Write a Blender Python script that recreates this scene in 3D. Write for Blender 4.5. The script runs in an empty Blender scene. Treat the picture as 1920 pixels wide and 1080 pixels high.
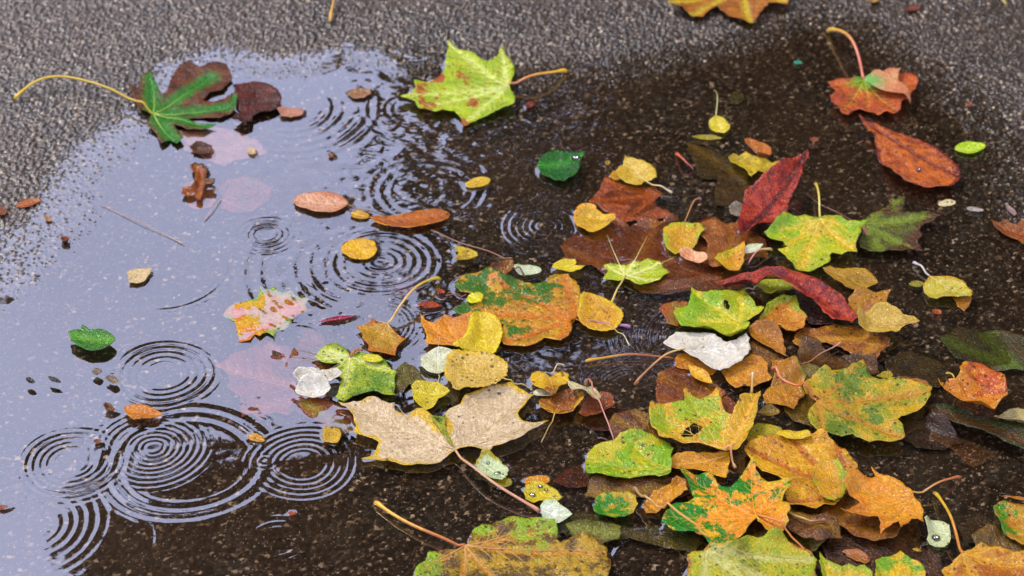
import bpy, math, random
import numpy as np
from mathutils import Vector, geometry
random.seed(7); rng = np.random.default_rng(7)
S = bpy.context.scene; COL = S.collection
# ---------------------------------------------------------------- camera
CAM_H, PITCH, HFOV = 1.17, math.radians(37.0), math.radians(24.8)
cd = bpy.data.cameras.new('camera'); cam = bpy.data.objects.new('camera', cd); COL.objects.link(cam)
cam.location = (0, 0, CAM_H); cam.rotation_euler = (math.pi/2 - PITCH, 0, 0)
cd.sensor_width = 36; cd.angle = HFOV; cd.clip_start = .05; cd.clip_end = 500
cd.dof.use_dof = True; cd.dof.focus_distance = 1.80; cd.dof.aperture_fstop = 9.0
S.camera = cam
# ---------------------------------------------------------------- sky
SUN_EL, SUN_AZ = math.radians(54), math.radians(-48)      # azimuth from +Y, towards -X
w = bpy.data.worlds.new('World'); S.world = w; w.use_nodes = True
nt = w.node_tree; nt.nodes.clear()
sk = nt.nodes.new('ShaderNodeTexSky'); sk.sky_type = 'NISHITA'; sk.sun_disc = False
sk.sun_elevation = SUN_EL; sk.sun_rotation = SUN_AZ; sk.air_density = 1.0; sk.dust_density = 3.0; sk.ozone_density = 2.0
hs = nt.nodes.new('ShaderNodeHueSaturation'); hs.inputs['Saturation'].default_value = .42
mx = nt.nodes.new('ShaderNodeMix'); mx.data_type = 'RGBA'; mx.inputs['Factor'].default_value = .7
# even cloud cover, thinner and brighter on the side where the sun stands
tc = nt.nodes.new('ShaderNodeTexCoord'); dt = nt.nodes.new('ShaderNodeVectorMath'); dt.operation = 'DOT_PRODUCT'
nt.links.new(tc.outputs['Generated'], dt.inputs[0]); dt.inputs[1].default_value = (math.sin(SUN_AZ*.5)*.76, math.cos(SUN_AZ*.5)*.76, .65)
mr = nt.nodes.new('ShaderNodeMapRange'); mr.interpolation_type = 'SMOOTHSTEP'; nt.links.new(dt.outputs['Value'], mr.inputs[0])
mr.inputs[1].default_value = .35; mr.inputs[2].default_value = 1.0
cl_ = nt.nodes.new('ShaderNodeMix'); cl_.data_type = 'RGBA'; nt.links.new(mr.outputs[0], cl_.inputs['Factor'])
cn = nt.nodes.new('ShaderNodeTexNoise'); cn.inputs['Scale'].default_value = 3.5; cn.inputs['Detail'].default_value = 4; nt.links.new(tc.outputs['Generated'], cn.inputs['Vector'])
cl_.inputs['A'].default_value = (9.5, 9.6, 11.5, 1); cl_.inputs['B'].default_value = (8.7, 9.6, 15.2, 1)
cm = nt.nodes.new('ShaderNodeMapRange'); nt.links.new(cn.outputs[0], cm.inputs[0])
for i_, q_ in enumerate((.3, .7, .72, 1.22)): cm.inputs[i_+1].default_value = q_
vm = nt.nodes.new('ShaderNodeVectorMath'); vm.operation = 'SCALE'; nt.links.new(cl_.outputs['Result'], vm.inputs[0]); nt.links.new(cm.outputs[0], vm.inputs['Scale'])
nt.links.new(vm.outputs[0], mx.inputs['B'])
bg = nt.nodes.new('ShaderNodeBackground'); bg.inputs['Strength'].default_value = .12
wo = nt.nodes.new('ShaderNodeOutputWorld')
nt.links.new(sk.outputs[0], hs.inputs['Color']); nt.links.new(hs.outputs[0], mx.inputs['A'])
nt.links.new(mx.outputs['Result'], bg.inputs[0]); nt.links.new(bg.outputs[0], wo.inputs[0])
sd_ = bpy.data.lights.new('sun', 'SUN'); sd_.energy = 1.5; sd_.angle = math.radians(10); sd_.color = (1, .90, .76)
sun = bpy.data.objects.new('sun', sd_); COL.objects.link(sun)
sun.rotation_euler = (math.pi/2 - SUN_EL, 0, -SUN_AZ + math.pi)
sun.rotation_euler = Vector((math.sin(SUN_AZ)*math.cos(SUN_EL), math.cos(SUN_AZ)*math.cos(SUN_EL), math.sin(SUN_EL))).to_track_quat('Z', 'Y').to_euler()
S.view_settings.view_transform = 'Standard'; S.view_settings.look = 'None'
S.view_settings.exposure = 0.62; S.view_settings.gamma = 1
# ---------------------------------------------------------------- helpers
TH = math.tan(HFOV/2); CP, SP = math.cos(PITCH), math.sin(PITCH)
def P(x, y, z=0.0):
    """photo pixel -> point on the horizontal plane at height z"""
    u = (np.asarray(x, float)/960 - 1)*TH; v = -(np.asarray(y, float)/540 - 1)*TH*9/16
    dy = CP + v*SP; dz = -SP + v*CP
    t = (z - CAM_H)/dz
    return np.stack([u*t, dy*t], -1)
def lin(h):
    h = h.lstrip('#'); r = [int(h[i:i+2], 16)/255 for i in (0, 2, 4)]
    return tuple((c/12.92 if c <= .04045 else ((c+.055)/1.055)**2.4) for c in r) + (1,)
def tag(o, label=None, cat=None, group=None, kind=None):
    if label: o['label'] = label
    if cat: o['category'] = cat
    if group: o['group'] = group
    if kind: o['kind'] = kind
    return o
def mesh_obj(name, V, F, mat, parent=None, smooth=True, loc=(0, 0, 0)):
    me = bpy.data.meshes.new(name); V = np.asarray(V, float) - np.asarray(loc)
    me.from_pydata(V.tolist(), [], [tuple(f) for f in F]); me.update()
    if smooth: me.shade_smooth()
    me.materials.append(mat); o = bpy.data.objects.new(name, me); COL.objects.link(o)
    if parent is not None: o.parent = parent
    return o
def grid_obj(name, X, Y, Z, mat):
    ny, nx = X.shape; me = bpy.data.meshes.new(name); n = nx*ny
    me.vertices.add(n); me.vertices.foreach_set('co', np.stack([X, Y, Z], -1).astype(np.float32).ravel())
    i = np.arange(n).reshape(ny, nx); q = np.stack([i[:-1, :-1], i[:-1, 1:], i[1:, 1:], i[1:, :-1]], -1).reshape(-1, 4)
    nf = len(q); me.loops.add(nf*4); me.loops.foreach_set('vertex_index', q.ravel().astype(np.int32))
    me.polygons.add(nf); me.polygons.foreach_set('loop_start', np.arange(0, nf*4, 4, dtype=np.int32))
    me.update(calc_edges=True); me.shade_smooth(); me.materials.append(mat)
    o = bpy.data.objects.new(name, me); COL.objects.link(o); return o
def vnoise(X, Y, scale, seed, octv=3):
    """smooth value noise, about -1..1"""
    out = np.zeros_like(X, float); amp = 1.; tot = 0
    for k in range(octv):
        r = np.random.default_rng(seed*31+k); T = r.uniform(-1, 1, (64, 64))
        x = X/scale + 7.3*k + seed; y = Y/scale + 3.1*k + seed*.7
        xi = np.floor(x).astype(int); yi = np.floor(y).astype(int); fx = x-xi; fy = y-yi
        fx = fx*fx*(3-2*fx); fy = fy*fy*(3-2*fy)
        a = T[yi % 64, xi % 64]; b = T[yi % 64, (xi+1) % 64]; c = T[(yi+1) % 64, xi % 64]; d = T[(yi+1) % 64, (xi+1) % 64]
        out += amp*((a*(1-fx)+b*fx)*(1-fy) + (c*(1-fx)+d*fx)*fy); tot += amp; amp *= .5; scale /= 2
    return out/tot*1.3
def pip(pts, poly):
    x, y = pts[..., 0], pts[..., 1]; ins = np.zeros(x.shape, bool); n = len(poly)
    for i in range(n):
        x0, y0 = poly[i]; x1, y1 = poly[(i+1) % n]
        if y0 == y1: continue
        c = (y0 > y) != (y1 > y); ins ^= c & (x < (x1-x0)*(y-y0)/(y1-y0)+x0)
    return ins
def segdist(pts, segs):
    d = np.full(pts.shape[:-1], 9.)
    for a, b in segs:
        a = np.asarray(a); b = np.asarray(b); ab = b-a; L = max(ab@ab, 1e-12)
        t = np.clip(((pts-a)@ab)/L, 0, 1); q = pts-a-t[..., None]*ab
        d = np.minimum(d, np.sqrt((q*q).sum(-1)))
    return d
def ring(poly): return [(poly[i], poly[(i+1) % len(poly)]) for i in range(len(poly))]
# ---------------------------------------------------------------- node helper
class NT:
    def __init__(s, name):
        s.m = bpy.data.materials.new(name); s.m.use_nodes = True; s.t = s.m.node_tree; s.t.nodes.clear()
    def n(s, typ, **kw):
        nd = s.t.nodes.new('ShaderNode'+typ)
        for k, v in kw.items():
            if k.startswith('_'): setattr(nd, k[1:], v)
            else: s.put(nd.inputs[int(k[1:])] if k[0] == 'i' and k[1:].isdigit() else nd.inputs[k.replace('__', ' ')], v)
        return nd
    def put(s, sock, v):
        if isinstance(v, bpy.types.NodeSocket): s.t.links.new(v, sock)
        else: sock.default_value = v
    def math(s, op, a, b=0., c=0., clamp=False):
        nd = s.n('Math', _operation=op, _use_clamp=clamp); s.put(nd.inputs[0], a); s.put(nd.inputs[1], b); s.put(nd.inputs[2], c); return nd.outputs[0]
    def mix(s, f, a, b):
        nd = s.n('Mix', _data_type='RGBA'); s.put(nd.inputs['Factor'], f); s.put(nd.inputs[6], a); s.put(nd.inputs[7], b); return nd.outputs[2]
    def rng(s, v, a, b, c=0., d=1.):
        nd = s.n('MapRange', _interpolation_type='SMOOTHSTEP'); s.put(nd.inputs[0], v)
        for i, q in enumerate((a, b, c, d)): s.put(nd.inputs[i+1], q)
        return nd.outputs[0]
    def noise(s, vec, scale, detail=3., rough=.55):
        nd = s.n('TexNoise', Vector=vec, Scale=scale, Detail=detail, Roughness=rough); return nd.outputs[0]
    def attr(s, name): return s.n('Attribute', _attribute_name=name).outputs['Fac']
    def out(s, sh): o = s.n('OutputMaterial'); s.t.links.new(sh, o.inputs[0]); return s.m
# ---------------------------------------------------------------- materials
def asphalt_mat():
    k = NT('wet asphalt'); co = k.n('NewGeometry').outputs['Position']
    st = k.attr('stone'); gap = k.attr('gap')
    ramp = k.n('ValToRGB', Fac=st); cr = ramp.color_ramp; cr.interpolation = 'LINEAR'
    cols = [(0, '#1b140e'), (.3, '#221a14'), (.5, '#2a221b'), (.7, '#372c23'), (.84, '#4a3b2e'), (.93, '#7c6853'), (1, '#c4b298')]
    cr.elements[0].position = 0; cr.elements[0].color = lin(cols[0][1]); cr.elements[1].position = 1; cr.elements[1].color = lin(cols[-1][1])
    for p_, c_ in cols[1:-1]: e = cr.elements.new(p_); e.color = lin(c_)
    n1 = k.noise(co, 900., 3.); n2 = k.noise(co, 9., 4.)
    c = k.mix(k.rng(n1, .55, .8), ramp.outputs[0], lin('#2c241e'))
    c = k.mix(k.rng(gap, .55, .95, .0, .8), c, lin('#17130f'))                # bitumen between the stones
    c = k.mix(k.rng(n2, .35, .65, 0, .5), c, lin('#3c2a1a'))                     # silt
    vs = k.n('TexVoronoi', Vector=co, Scale=620.); sx = k.n('SeparateColor', Color=vs.outputs['Color'])     # grit of pale crumbs
    gr = k.math('MULTIPLY', k.math('GREATER_THAN', sx.outputs[0], .86), k.rng(vs.outputs['Distance'], .28, .42, 1, 0)); c = k.mix(k.math('MULTIPLY', gr, .45), c, k.mix(sx.outputs[1], lin('#8c6a48'), lin('#d8ccb8')))
    b = k.n('Bump', Strength=.6, Distance=.0006, Height=k.noise(co, 1300., 2.))
    up = k.rng(k.n('SeparateXYZ', Vector=co).outputs[2], -.0012, .0008)      # only what stands out of the water glistens
    s = k.n('BsdfPrincipled', Roughness=k.rng(n1, .3, .7, .25, .5), Normal=b.outputs[0]); k.put(s.inputs['Base Color'], c)
    s.inputs['IOR'].default_value = 1.5; k.put(s.inputs['Coat Weight'], k.math('MULTIPLY', up, .62)); k.put(s.inputs['Specular IOR Level'], k.math('ADD', .08, k.math('MULTIPLY', up, .42))); s.inputs['Coat Roughness'].default_value = .08
    k.put(s.inputs['Coat Normal'], b.outputs[0]); return k.out(s.outputs[0])
def water_mat():
    k = NT('rain water'); bf = k.n('NewGeometry').outputs['Backfacing']; f = k.n('Fresnel', IOR=k.math('POWER', WATER_IOR, k.math('SUBTRACT', 1., k.math('MULTIPLY', bf, 2.))))
    t = k.n('BsdfTransparent', Color=(.90, .85, .78, 1)); g = k.n('BsdfGlossy', Roughness=.012, Color=(1, 1, 1, 1))
    m = k.n('MixShader', i0=f.outputs[0]); k.t.links.new(t.outputs[0], m.inputs[1]); k.t.links.new(g.outputs[0], m.inputs[2])
    return k.out(m.outputs[0])
WATER_IOR = 2.6
_mats = {}
def leaf_mat(a, b, c=None, e=None, spots=0., cw=.006, ew=.006, rough=.26, scale=70., thr=.5, dark='#3a2412', cj=False, p=None):
    """a/b blotches, c along the veins (width cw), e towards the margin (width ew), spots 0..1"""
    spots = max(spots, .25); key = (a, b, c, e, spots, cw, ew, rough, scale, thr, dark, cj, p)
    if key in _mats: return _mats[key]
    k = NT('leaf ' + a); tc = k.n('TexCoord').outputs['Object']; oi = k.n('ObjectInfo').outputs['Random']
    off = k.n('VectorMath', _operation='SCALE'); off.inputs[0].default_value = (3.1, 5.7, 1.3); k.put(off.inputs['Scale'], oi)
    ad = k.n('VectorMath', _operation='ADD'); k.put(ad.inputs[0], tc); k.put(ad.inputs[1], off.outputs[0]); v = ad.outputs[0]
    n1 = k.noise(v, scale, 8., .66); n2 = k.noise(v, scale*6, 4., .6); n3 = k.noise(v, scale*2.3, 4., .65)
    mixn = k.math('ADD', k.math('MULTIPLY', n1, .7), k.math('MULTIPLY', n2, .3))
    col = k.mix(k.rng(mixn, thr-.045, thr+.045), lin(a), lin(b))
    if c:
        vd = k.math('ADD', k.attr('jd' if cj else 'vd'), k.math('MULTIPLY', k.math('SUBTRACT', n1 if cj else n3, .5), cw*2.4))
        col = k.mix(k.rng(vd, cw*.35, cw*1.25, 1, 0), col, lin(c))
    if e:
        ed = k.math('ADD', k.attr('ed'), k.math('ADD', k.math('MULTIPLY', k.math('SUBTRACT', n3, .5), ew*2.6), k.math('MULTIPLY', k.math('SUBTRACT', k.noise(v, 24., 4.), .46), ew*9.)))
        col = k.mix(k.rng(ed, ew*.2, ew*1.1, 1, 0), col, lin(e))
    if p: col = k.mix(k.rng(k.math('ADD', k.attr('pa'), k.math('MULTIPLY', k.math('SUBTRACT', k.math('ADD', k.math('MULTIPLY', n1, .5), k.math('MULTIPLY', k.noise(v, 120., 9., .75), .5)), .5), 13.)), .6, 1.2, 1, 0), col, lin(p))
    # browned and worn patches, and the tint along the side veins
    n5 = k.noise(v, 33., 9., .7); col = k.mix(k.rng(n5, .54, .64, 0, .28+.4*spots), col, k.n('HueSaturation', Color=col, Value=.5, Saturation=1.1, Hue=.485).outputs[0])
    svd = k.attr('sd'); col = k.mix(k.rng(svd, .0002, .0011, .55, 0), col, k.n('HueSaturation', Color=col, Value=1.45, Saturation=.85).outputs[0])
    col = k.mix(k.rng(k.math('ABSOLUTE', k.math('SUBTRACT', svd, .0016)), .0, .0008, .30, 0), col, k.n('HueSaturation', Color=col, Value=.55).outputs[0])
    # fine net of veins
    vo = k.n('TexVoronoi', _feature='DISTANCE_TO_EDGE', Vector=v, Scale=330.); net = k.rng(vo.outputs[0], .0, .16, 1, 0)
    hs = k.n('HueSaturation', Color=col, Saturation=1.30, Hue=.502, Value=k.math('ADD', .46, k.math('MULTIPLY', n2, 1.0)))
    col = hs.outputs[0]
    hs2 = k.n('HueSaturation', Color=col, Value=1.12, Saturation=.9); col = k.mix(k.math('MULTIPLY', net, .35), col, hs2.outputs[0])
    if spots:
        vs = k.n('TexVoronoi', Vector=v, Scale=260.); vs.inputs['Randomness'].default_value = 1
        sz = k.n('SeparateColor', Color=vs.outputs['Color']); th = k.math('MULTIPLY', k.math('POWER', sz.outputs[0], 2.), .42)
        sp = k.math('LESS_THAN', vs.outputs['Distance'], th)
        msk = k.rng(n1, .62-spots*.35, .70-spots*.35)
        col = k.mix(k.math('MULTIPLY', k.math('MULTIPLY', sp, msk), .85), col, lin(dark))
        bl = k.math('GREATER_THAN', n3, .78-spots*.14); col = k.mix(k.math('MULTIPLY', bl, .6), col, lin(dark))
    hgt = k.math('ADD', k.math('MULTIPLY', net, -.5), k.math('MULTIPLY', n2, .8)); hgt = k.math('ADD', hgt, k.math('MULTIPLY', n3, 2.5))
    bp = k.n('Bump', Strength=.8, Distance=.0009, Height=hgt)
    s = k.n('BsdfPrincipled', Normal=bp.outputs[0], Roughness=k.rng(n3, .3, .7, rough-.08, rough+.12)); k.put(s.inputs['Base Color'], col)
    s.inputs['Specular IOR Level'].default_value = .38; s.inputs['Coat Weight'].default_value = .25; s.inputs['Coat Roughness'].default_value = .07; k.put(s.inputs['Coat Normal'], bp.outputs[0])
    tr = k.n('BsdfTranslucent', Color=col); m = k.n('MixShader', i0=.10)
    k.t.links.new(s.outputs[0], m.inputs[1]); k.t.links.new(tr.outputs[0], m.inputs[2])
    _mats[key] = k.out(m.outputs[0]); return _mats[key]
def stem_mat(a, b):
    key = ('stem', a, b)
    if key in _mats: return _mats[key]
    k = NT('stem ' + a); n = k.noise(k.n('TexCoord').outputs['Object'], 260., 3.)
    t = k.math('ADD', k.attr('st'), k.math('MULTIPLY', k.math('SUBTRACT', n, .5), .5))
    c = k.mix(k.rng(t, .25, .9), lin(a), lin(b)); h = k.n('HueSaturation', Color=c, Value=k.math('ADD', .7, k.math('MULTIPLY', n, .6)))
    bp = k.n('Bump', Strength=.4, Distance=.0004, Height=n)
    s = k.n('BsdfPrincipled', Roughness=.28, Normal=bp.outputs[0]); k.put(s.inputs['Base Color'], h.outputs[0])
    _mats[key] = k.out(s.outputs[0]); return _mats[key]
# ---------------------------------------------------------------- puddle bed
X0, X1, Y0, Y1, RES = -.72, .78, .98, 2.42, .00125
PUD = [(650,112),(600,128),(545,132),(500,138),(440,122),(375,142),(325,185),(292,240),(262,268),(205,300),(165,340),(150,400),(85,470),(45,540),(-10,590),(-60,640),
       (-120,760),(-150,900),(-150,1150),(200,1290),(1200,1300),(2150,1260),(2250,900),(2080,640),(1960,500),(1890,400),(1860,300),(1790,210),(1730,150),(1650,75),(1560,40),
       (1480,55),(1400,95),(1300,115),(1200,140),(1100,150),(1000,150),(930,140),(860,122),(760,128)]
PW = P([p[0] for p in PUD], [p[1] for p in PUD])
gx = np.arange(X0, X1, RES); gy = np.arange(Y0, Y1, RES); GX, GY = np.meshgrid(gx, gy); G = np.stack([GX, GY], -1)
def macro(Xc, Yc):
    g = np.stack([Xc, Yc], -1); sd = segdist(g, ring(PW)); sd = np.where(pip(g, PW), sd, -sd)
    m = np.where(sd > 0, -.0085*(1-np.exp(-sd/.14)), np.minimum(-sd*.04, .0034))
    return m + .0008*vnoise(Xc, Yc, .05, 3, 4)
cs = .16; cgx = np.arange(X0, X1+.02, .01); cgy = np.arange(Y0, Y1+.02, .01)
CX, CY = np.meshgrid(cgx, cgy); CM = macro(CX, CY)
def bil(A, x0, y0, r, x, y):
    fx = np.clip((x-x0)/r, 0, A.shape[1]-1.001); fy = np.clip((y-y0)/r, 0, A.shape[0]-1.001)
    i = fx.astype(int); j = fy.astype(int); u = fx-i; v = fy-j
    return (A[j, i]*(1-u)+A[j, i+1]*u)*(1-v)+(A[j+1, i]*(1-u)+A[j+1, i+1]*u)*v
M = bil(CM, X0, Y0, .01, GX, GY)
def stones(X, Y, cell, seed, hfac):
    """jittered stones: height dome, id value, gap value"""
    r = np.random.default_rng(seed); T = 512
    jx = r.uniform(.1, .9, (T, T)); jy = r.uniform(.1, .9, (T, T)); hv = r.uniform(0, 1, (T, T)); idv = r.uniform(0, 1, (T, T))
    cx = np.floor(X/cell).astype(int); cy = np.floor(Y/cell).astype(int)
    d1 = np.full(X.shape, 9., np.float32); d2 = d1.copy(); ident = np.zeros(X.shape, np.float32); hh = ident.copy()
    for a in (-1, 0, 1):
        for b in (-1, 0, 1):
            qx = cx+a; qy = cy+b; k = (qy % T, qx % T)
            dd = np.hypot(X/cell-(qx+jx[k]), Y/cell-(qy+jy[k]))/(.75+.5*hv[k])
            cl = dd < d1; d2 = np.where(cl, d1, np.minimum(d2, dd)); ident = np.where(cl, idv[k], ident); hh = np.where(cl, hv[k], hh); d1 = np.where(cl, dd, d1)
    gap = np.clip(1-(d2-d1)*2.2, 0, 1); dome = np.sqrt(np.clip(1-(d1*1.15)**2, 0, 1))*(.35+.65*hh)
    return dome*hfac*(1-gap**2*.8), ident, gap
s1, id1, g1 = stones(GX, GY, .0036, 5, .0034); s2, id2, g2 = stones(GX+.3, GY+.1, .0025, 9, .0018)
sel = (s2 + .0003) > s1
fil = np.clip((M+.0045)/.004, .32, 1)                  # silt evens out the bed where the water is deeper
AZ = M + (np.maximum(s1, s2+.0004) - .0020)*fil
asp = asphalt_mat(); ground_patch = grid_obj('asphalt_path', GX, GY, AZ, asp)
ida = np.where(sel, id2, id1); gpa = np.where(sel, g2, g1)
for nm, arr in (('stone', ida), ('gap', gpa)):
    at_ = ground_patch.data.attributes.new(nm, 'FLOAT', 'POINT'); at_.data.foreach_set('value', arr.astype(np.float32).ravel())
tag(ground_patch, 'dark wet asphalt path of small stones holding a shallow rain puddle', 'asphalt', kind='structure')
# the road going on around the detailed patch
def outer_ground():
    e = [(-60, X0+.004), (X0+.004, X1-.006), (X1-.006, 60)]; f = [(-60, Y0+.004), (Y0+.004, Y1-.006), (Y1-.006, 60)]
    V = []; F = []
    for i, (a, b) in enumerate(e):
        for j, (c, d) in enumerate(f):
            if i == 1 and j == 1: continue
            k = len(V); V += [(a, c, .0022), (b, c, .0022), (b, d, .0022), (a, d, .0022)]; F.append((k, k+1, k+2, k+3))
    k = NT('asphalt further off'); co = k.n('NewGeometry').outputs['Position']
    vo = k.n('TexVoronoi', Vector=co, Scale=260.); sp = k.n('SeparateColor', Color=vo.outputs['Color'])
    c = k.mix(k.rng(sp.outputs[0], .7, 1.), lin('#443b33'), lin('#8a7f72')); c = k.mix(k.rng(vo.outputs[0], .3, .6), c, lin('#1d1813'))
    b = k.n('Bump', Strength=1., Distance=.002, Height=k.math('SUBTRACT', 1., vo.outputs[0]))
    s = k.n('BsdfPrincipled', Roughness=.3, Normal=b.outputs[0]); k.put(s.inputs['Base Color'], c)
    o = mesh_obj('ground', V, F, k.out(s.outputs[0]), smooth=False); tag(o, 'wet asphalt carrying on around the puddle', 'asphalt', kind='structure')
outer_ground()
# ---------------------------------------------------------------- stacking map
HR = .002; hgx = np.arange(X0, X1, HR); hgy = np.arange(Y0, Y1, HR); HX, HY = np.meshgrid(hgx, hgy)
H = bil(CM, X0, Y0, .01, HX, HY) + .0002
FM = np.zeros_like(H)                    # where something floats (for the meniscus)
def local(x, y, A): return bil(A, X0, Y0, HR, x, y)
def drape(poly, fl, soft=2):
    """smooth upper envelope of what lies under the outline; returns window, bounds"""
    mn = poly.min(0)-.012; mxx = poly.max(0)+.012
    i0 = max(int((mn[0]-X0)/HR), 0); i1 = min(int((mxx[0]-X0)/HR)+2, H.shape[1]); j0 = max(int((mn[1]-Y0)/HR), 0); j1 = min(int((mxx[1]-Y0)/HR)+2, H.shape[0])
    W = H[j0:j1, i0:i1].copy()
    if fl: W = np.maximum(W, .0004)
    for _ in range(soft):
        Q = np.pad(W, 1, mode='edge'); W = np.maximum.reduce([Q[1:-1, 1:-1], Q[:-2, 1:-1], Q[2:, 1:-1], Q[1:-1, :-2], Q[1:-1, 2:]])
    for _ in range(soft*2):
        Q = np.pad(W, 1, mode='edge'); W = (Q[1:-1, 1:-1]*2+Q[:-2, 1:-1]+Q[2:, 1:-1]+Q[1:-1, :-2]+Q[1:-1, 2:])/6
    return W, i0, i1, j0, j1
def refine(poly, step, jit, seed):
    r = np.random.default_rng(seed); out = []; n = len(poly)
    for i in range(n):
        a = poly[i]; b = poly[(i+1) % n]; L = np.linalg.norm(b-a); k = max(1, int(L/step)); nrm = np.array([-(b-a)[1], (b-a)[0]])/max(L, 1e-9)
        bow = r.uniform(-.05, .05)*L
        for j in range(k):
            t = j/k; p = a+(b-a)*t
            if j: p = p + nrm*(bow*4*t*(1-t) + r.normal(0, jit))
            out.append(p)
    return np.array(out)
def chaikin(poly, n=2):
    for _ in range(n):
        q = np.roll(poly, -1, 0); poly = np.stack([poly*.75+q*.25, poly*.25+q*.75], 1).reshape(-1, 2)
    return poly
def oval_poly(b, t, wd, shape, n=40):
    """world outline of a leaf from its base b to its tip t; wd = width over length"""
    d = t-b; L = np.linalg.norm(d); d = d/L; nn = np.array([-d[1], d[0]]); s = np.linspace(0, 1, n//2)
    if shape == 'lance': w_ = np.sin(np.pi*s)**1.0
    elif shape == 'ovate': w_ = np.sin(np.pi*s**.72)**.85*(1-.15*s)
    elif shape == 'round': w_ = np.clip(1-(2*s-1)**2, 0, 1)**.60*(1+.07*np.sin(s*7+b[0]*90)+.03*np.sin(s*19+b[1]*70))*(1.05-.1*s)
    elif shape == 'heart': w_ = np.sqrt(np.clip(1-(2*s**.8-1)**2, 0, 1))*(1-.35*s)*1.15
    w_ = w_*wd*L/2; off = np.zeros_like(s)
    A = b+np.outer(s*L, d)+np.outer(w_, nn); B = b+np.outer(s*L, d)-np.outer(w_, nn); poly = np.concatenate([A, B[::-1][1:-1]])
    if shape == 'heart':
        poly[0] = poly[0]+d*L*.12
        for k in (1, 2): poly[k] -= d*L*.05; poly[-k] -= d*L*.05
    return poly
LID = [0]
def tube(pts, rad, n=8):
    pts = np.asarray(pts, float); V = []; F = []; up = np.array([0, 0, 1.])
    for i, p in enumerate(pts):
        t = pts[min(i+1, len(pts)-1)]-pts[max(i-1, 0)]; t /= max(np.linalg.norm(t), 1e-9)
        a = np.cross(t, up); a /= max(np.linalg.norm(a), 1e-9); b = np.cross(a, t)
        for k in range(n):
            th = 2*math.pi*k/n; V.append(p+rad[i]*(a*math.cos(th)+b*math.sin(th)))
    for i in range(len(pts)-1):
        for k in range(n): F.append((i*n+k, i*n+(k+1) % n, (i+1)*n+(k+1) % n, (i+1)*n+k))
    F.append(tuple(range(n-1, -1, -1))); F.append(tuple((len(pts)-1)*n+k for k in range(n)))
    return V, F
def spline(pts, m=8):
    p = np.asarray(pts, float)
    if len(p) < 3: return np.array([p[0]+(p[-1]-p[0])*t for t in np.linspace(0, 1, m)])
    q = np.vstack([2*p[0]-p[1], p, 2*p[-1]-p[-2]]); out = []
    for i in range(1, len(q)-2):
        for t in np.linspace(0, 1, m, endpoint=False):
            out.append(.5*((2*q[i])+(-q[i-1]+q[i+1])*t+(2*q[i-1]-5*q[i]+4*q[i+1]-q[i+2])*t*t+(-q[i-1]+3*q[i]-3*q[i+1]+q[i+2])*t**3))
    out.append(p[-1]); return np.array(out)
def make_stem(px, r0, r1, ca, cb, parent=None, z0=None, lift=.003, fl=True, bulb=1.7, name='stem'):
    """px runs from the leaf outwards; r in mm"""
    zz = .001 if fl else -.004
    w2 = P([p[0] for p in px], [p[1] for p in px], zz if z0 is None else (z0+zz)/2); c = spline(w2, 7); n = len(c); t = np.linspace(0, 1, n)
    h = local(c[:, 0], c[:, 1], H); h = np.maximum(h, .0003) if fl else h
    k = np.ones(5)/5; h = np.convolve(np.pad(h, 2, mode='edge'), k, mode='valid'); h = np.maximum(h, local(c[:, 0], c[:, 1], H))
    rad = (r0+(r1-r0)*t)*.001; rad[-4:] = rad[-4:]*np.array([1.15, 1.35, bulb*.9, bulb])[:4]; rad[-1] *= .8
    wob = .0006*np.sin(t*9+len(px)); z = h+rad+.0004+lift*np.sin(math.pi*t)**.8 + wob*np.sin(math.pi*t)
    if z0 is not None: z[:3] = z0+np.array([0, .3, .6])*(z[:3]-z0)
    loc = parent.location if parent is not None else Vector((c[0, 0], c[0, 1], z[0]))
    V, F = tube(np.column_stack([c, z]), rad, 8)
    o = mesh_obj(name, V, F, stem_mat(ca, cb), parent, loc=tuple(loc)); 
    if parent is None: o.location = loc
    a = o.data.attributes.new('st', 'FLOAT', 'POINT'); a.data.foreach_set('value', np.repeat(t, 8).astype(np.float32))
    return o
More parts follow.
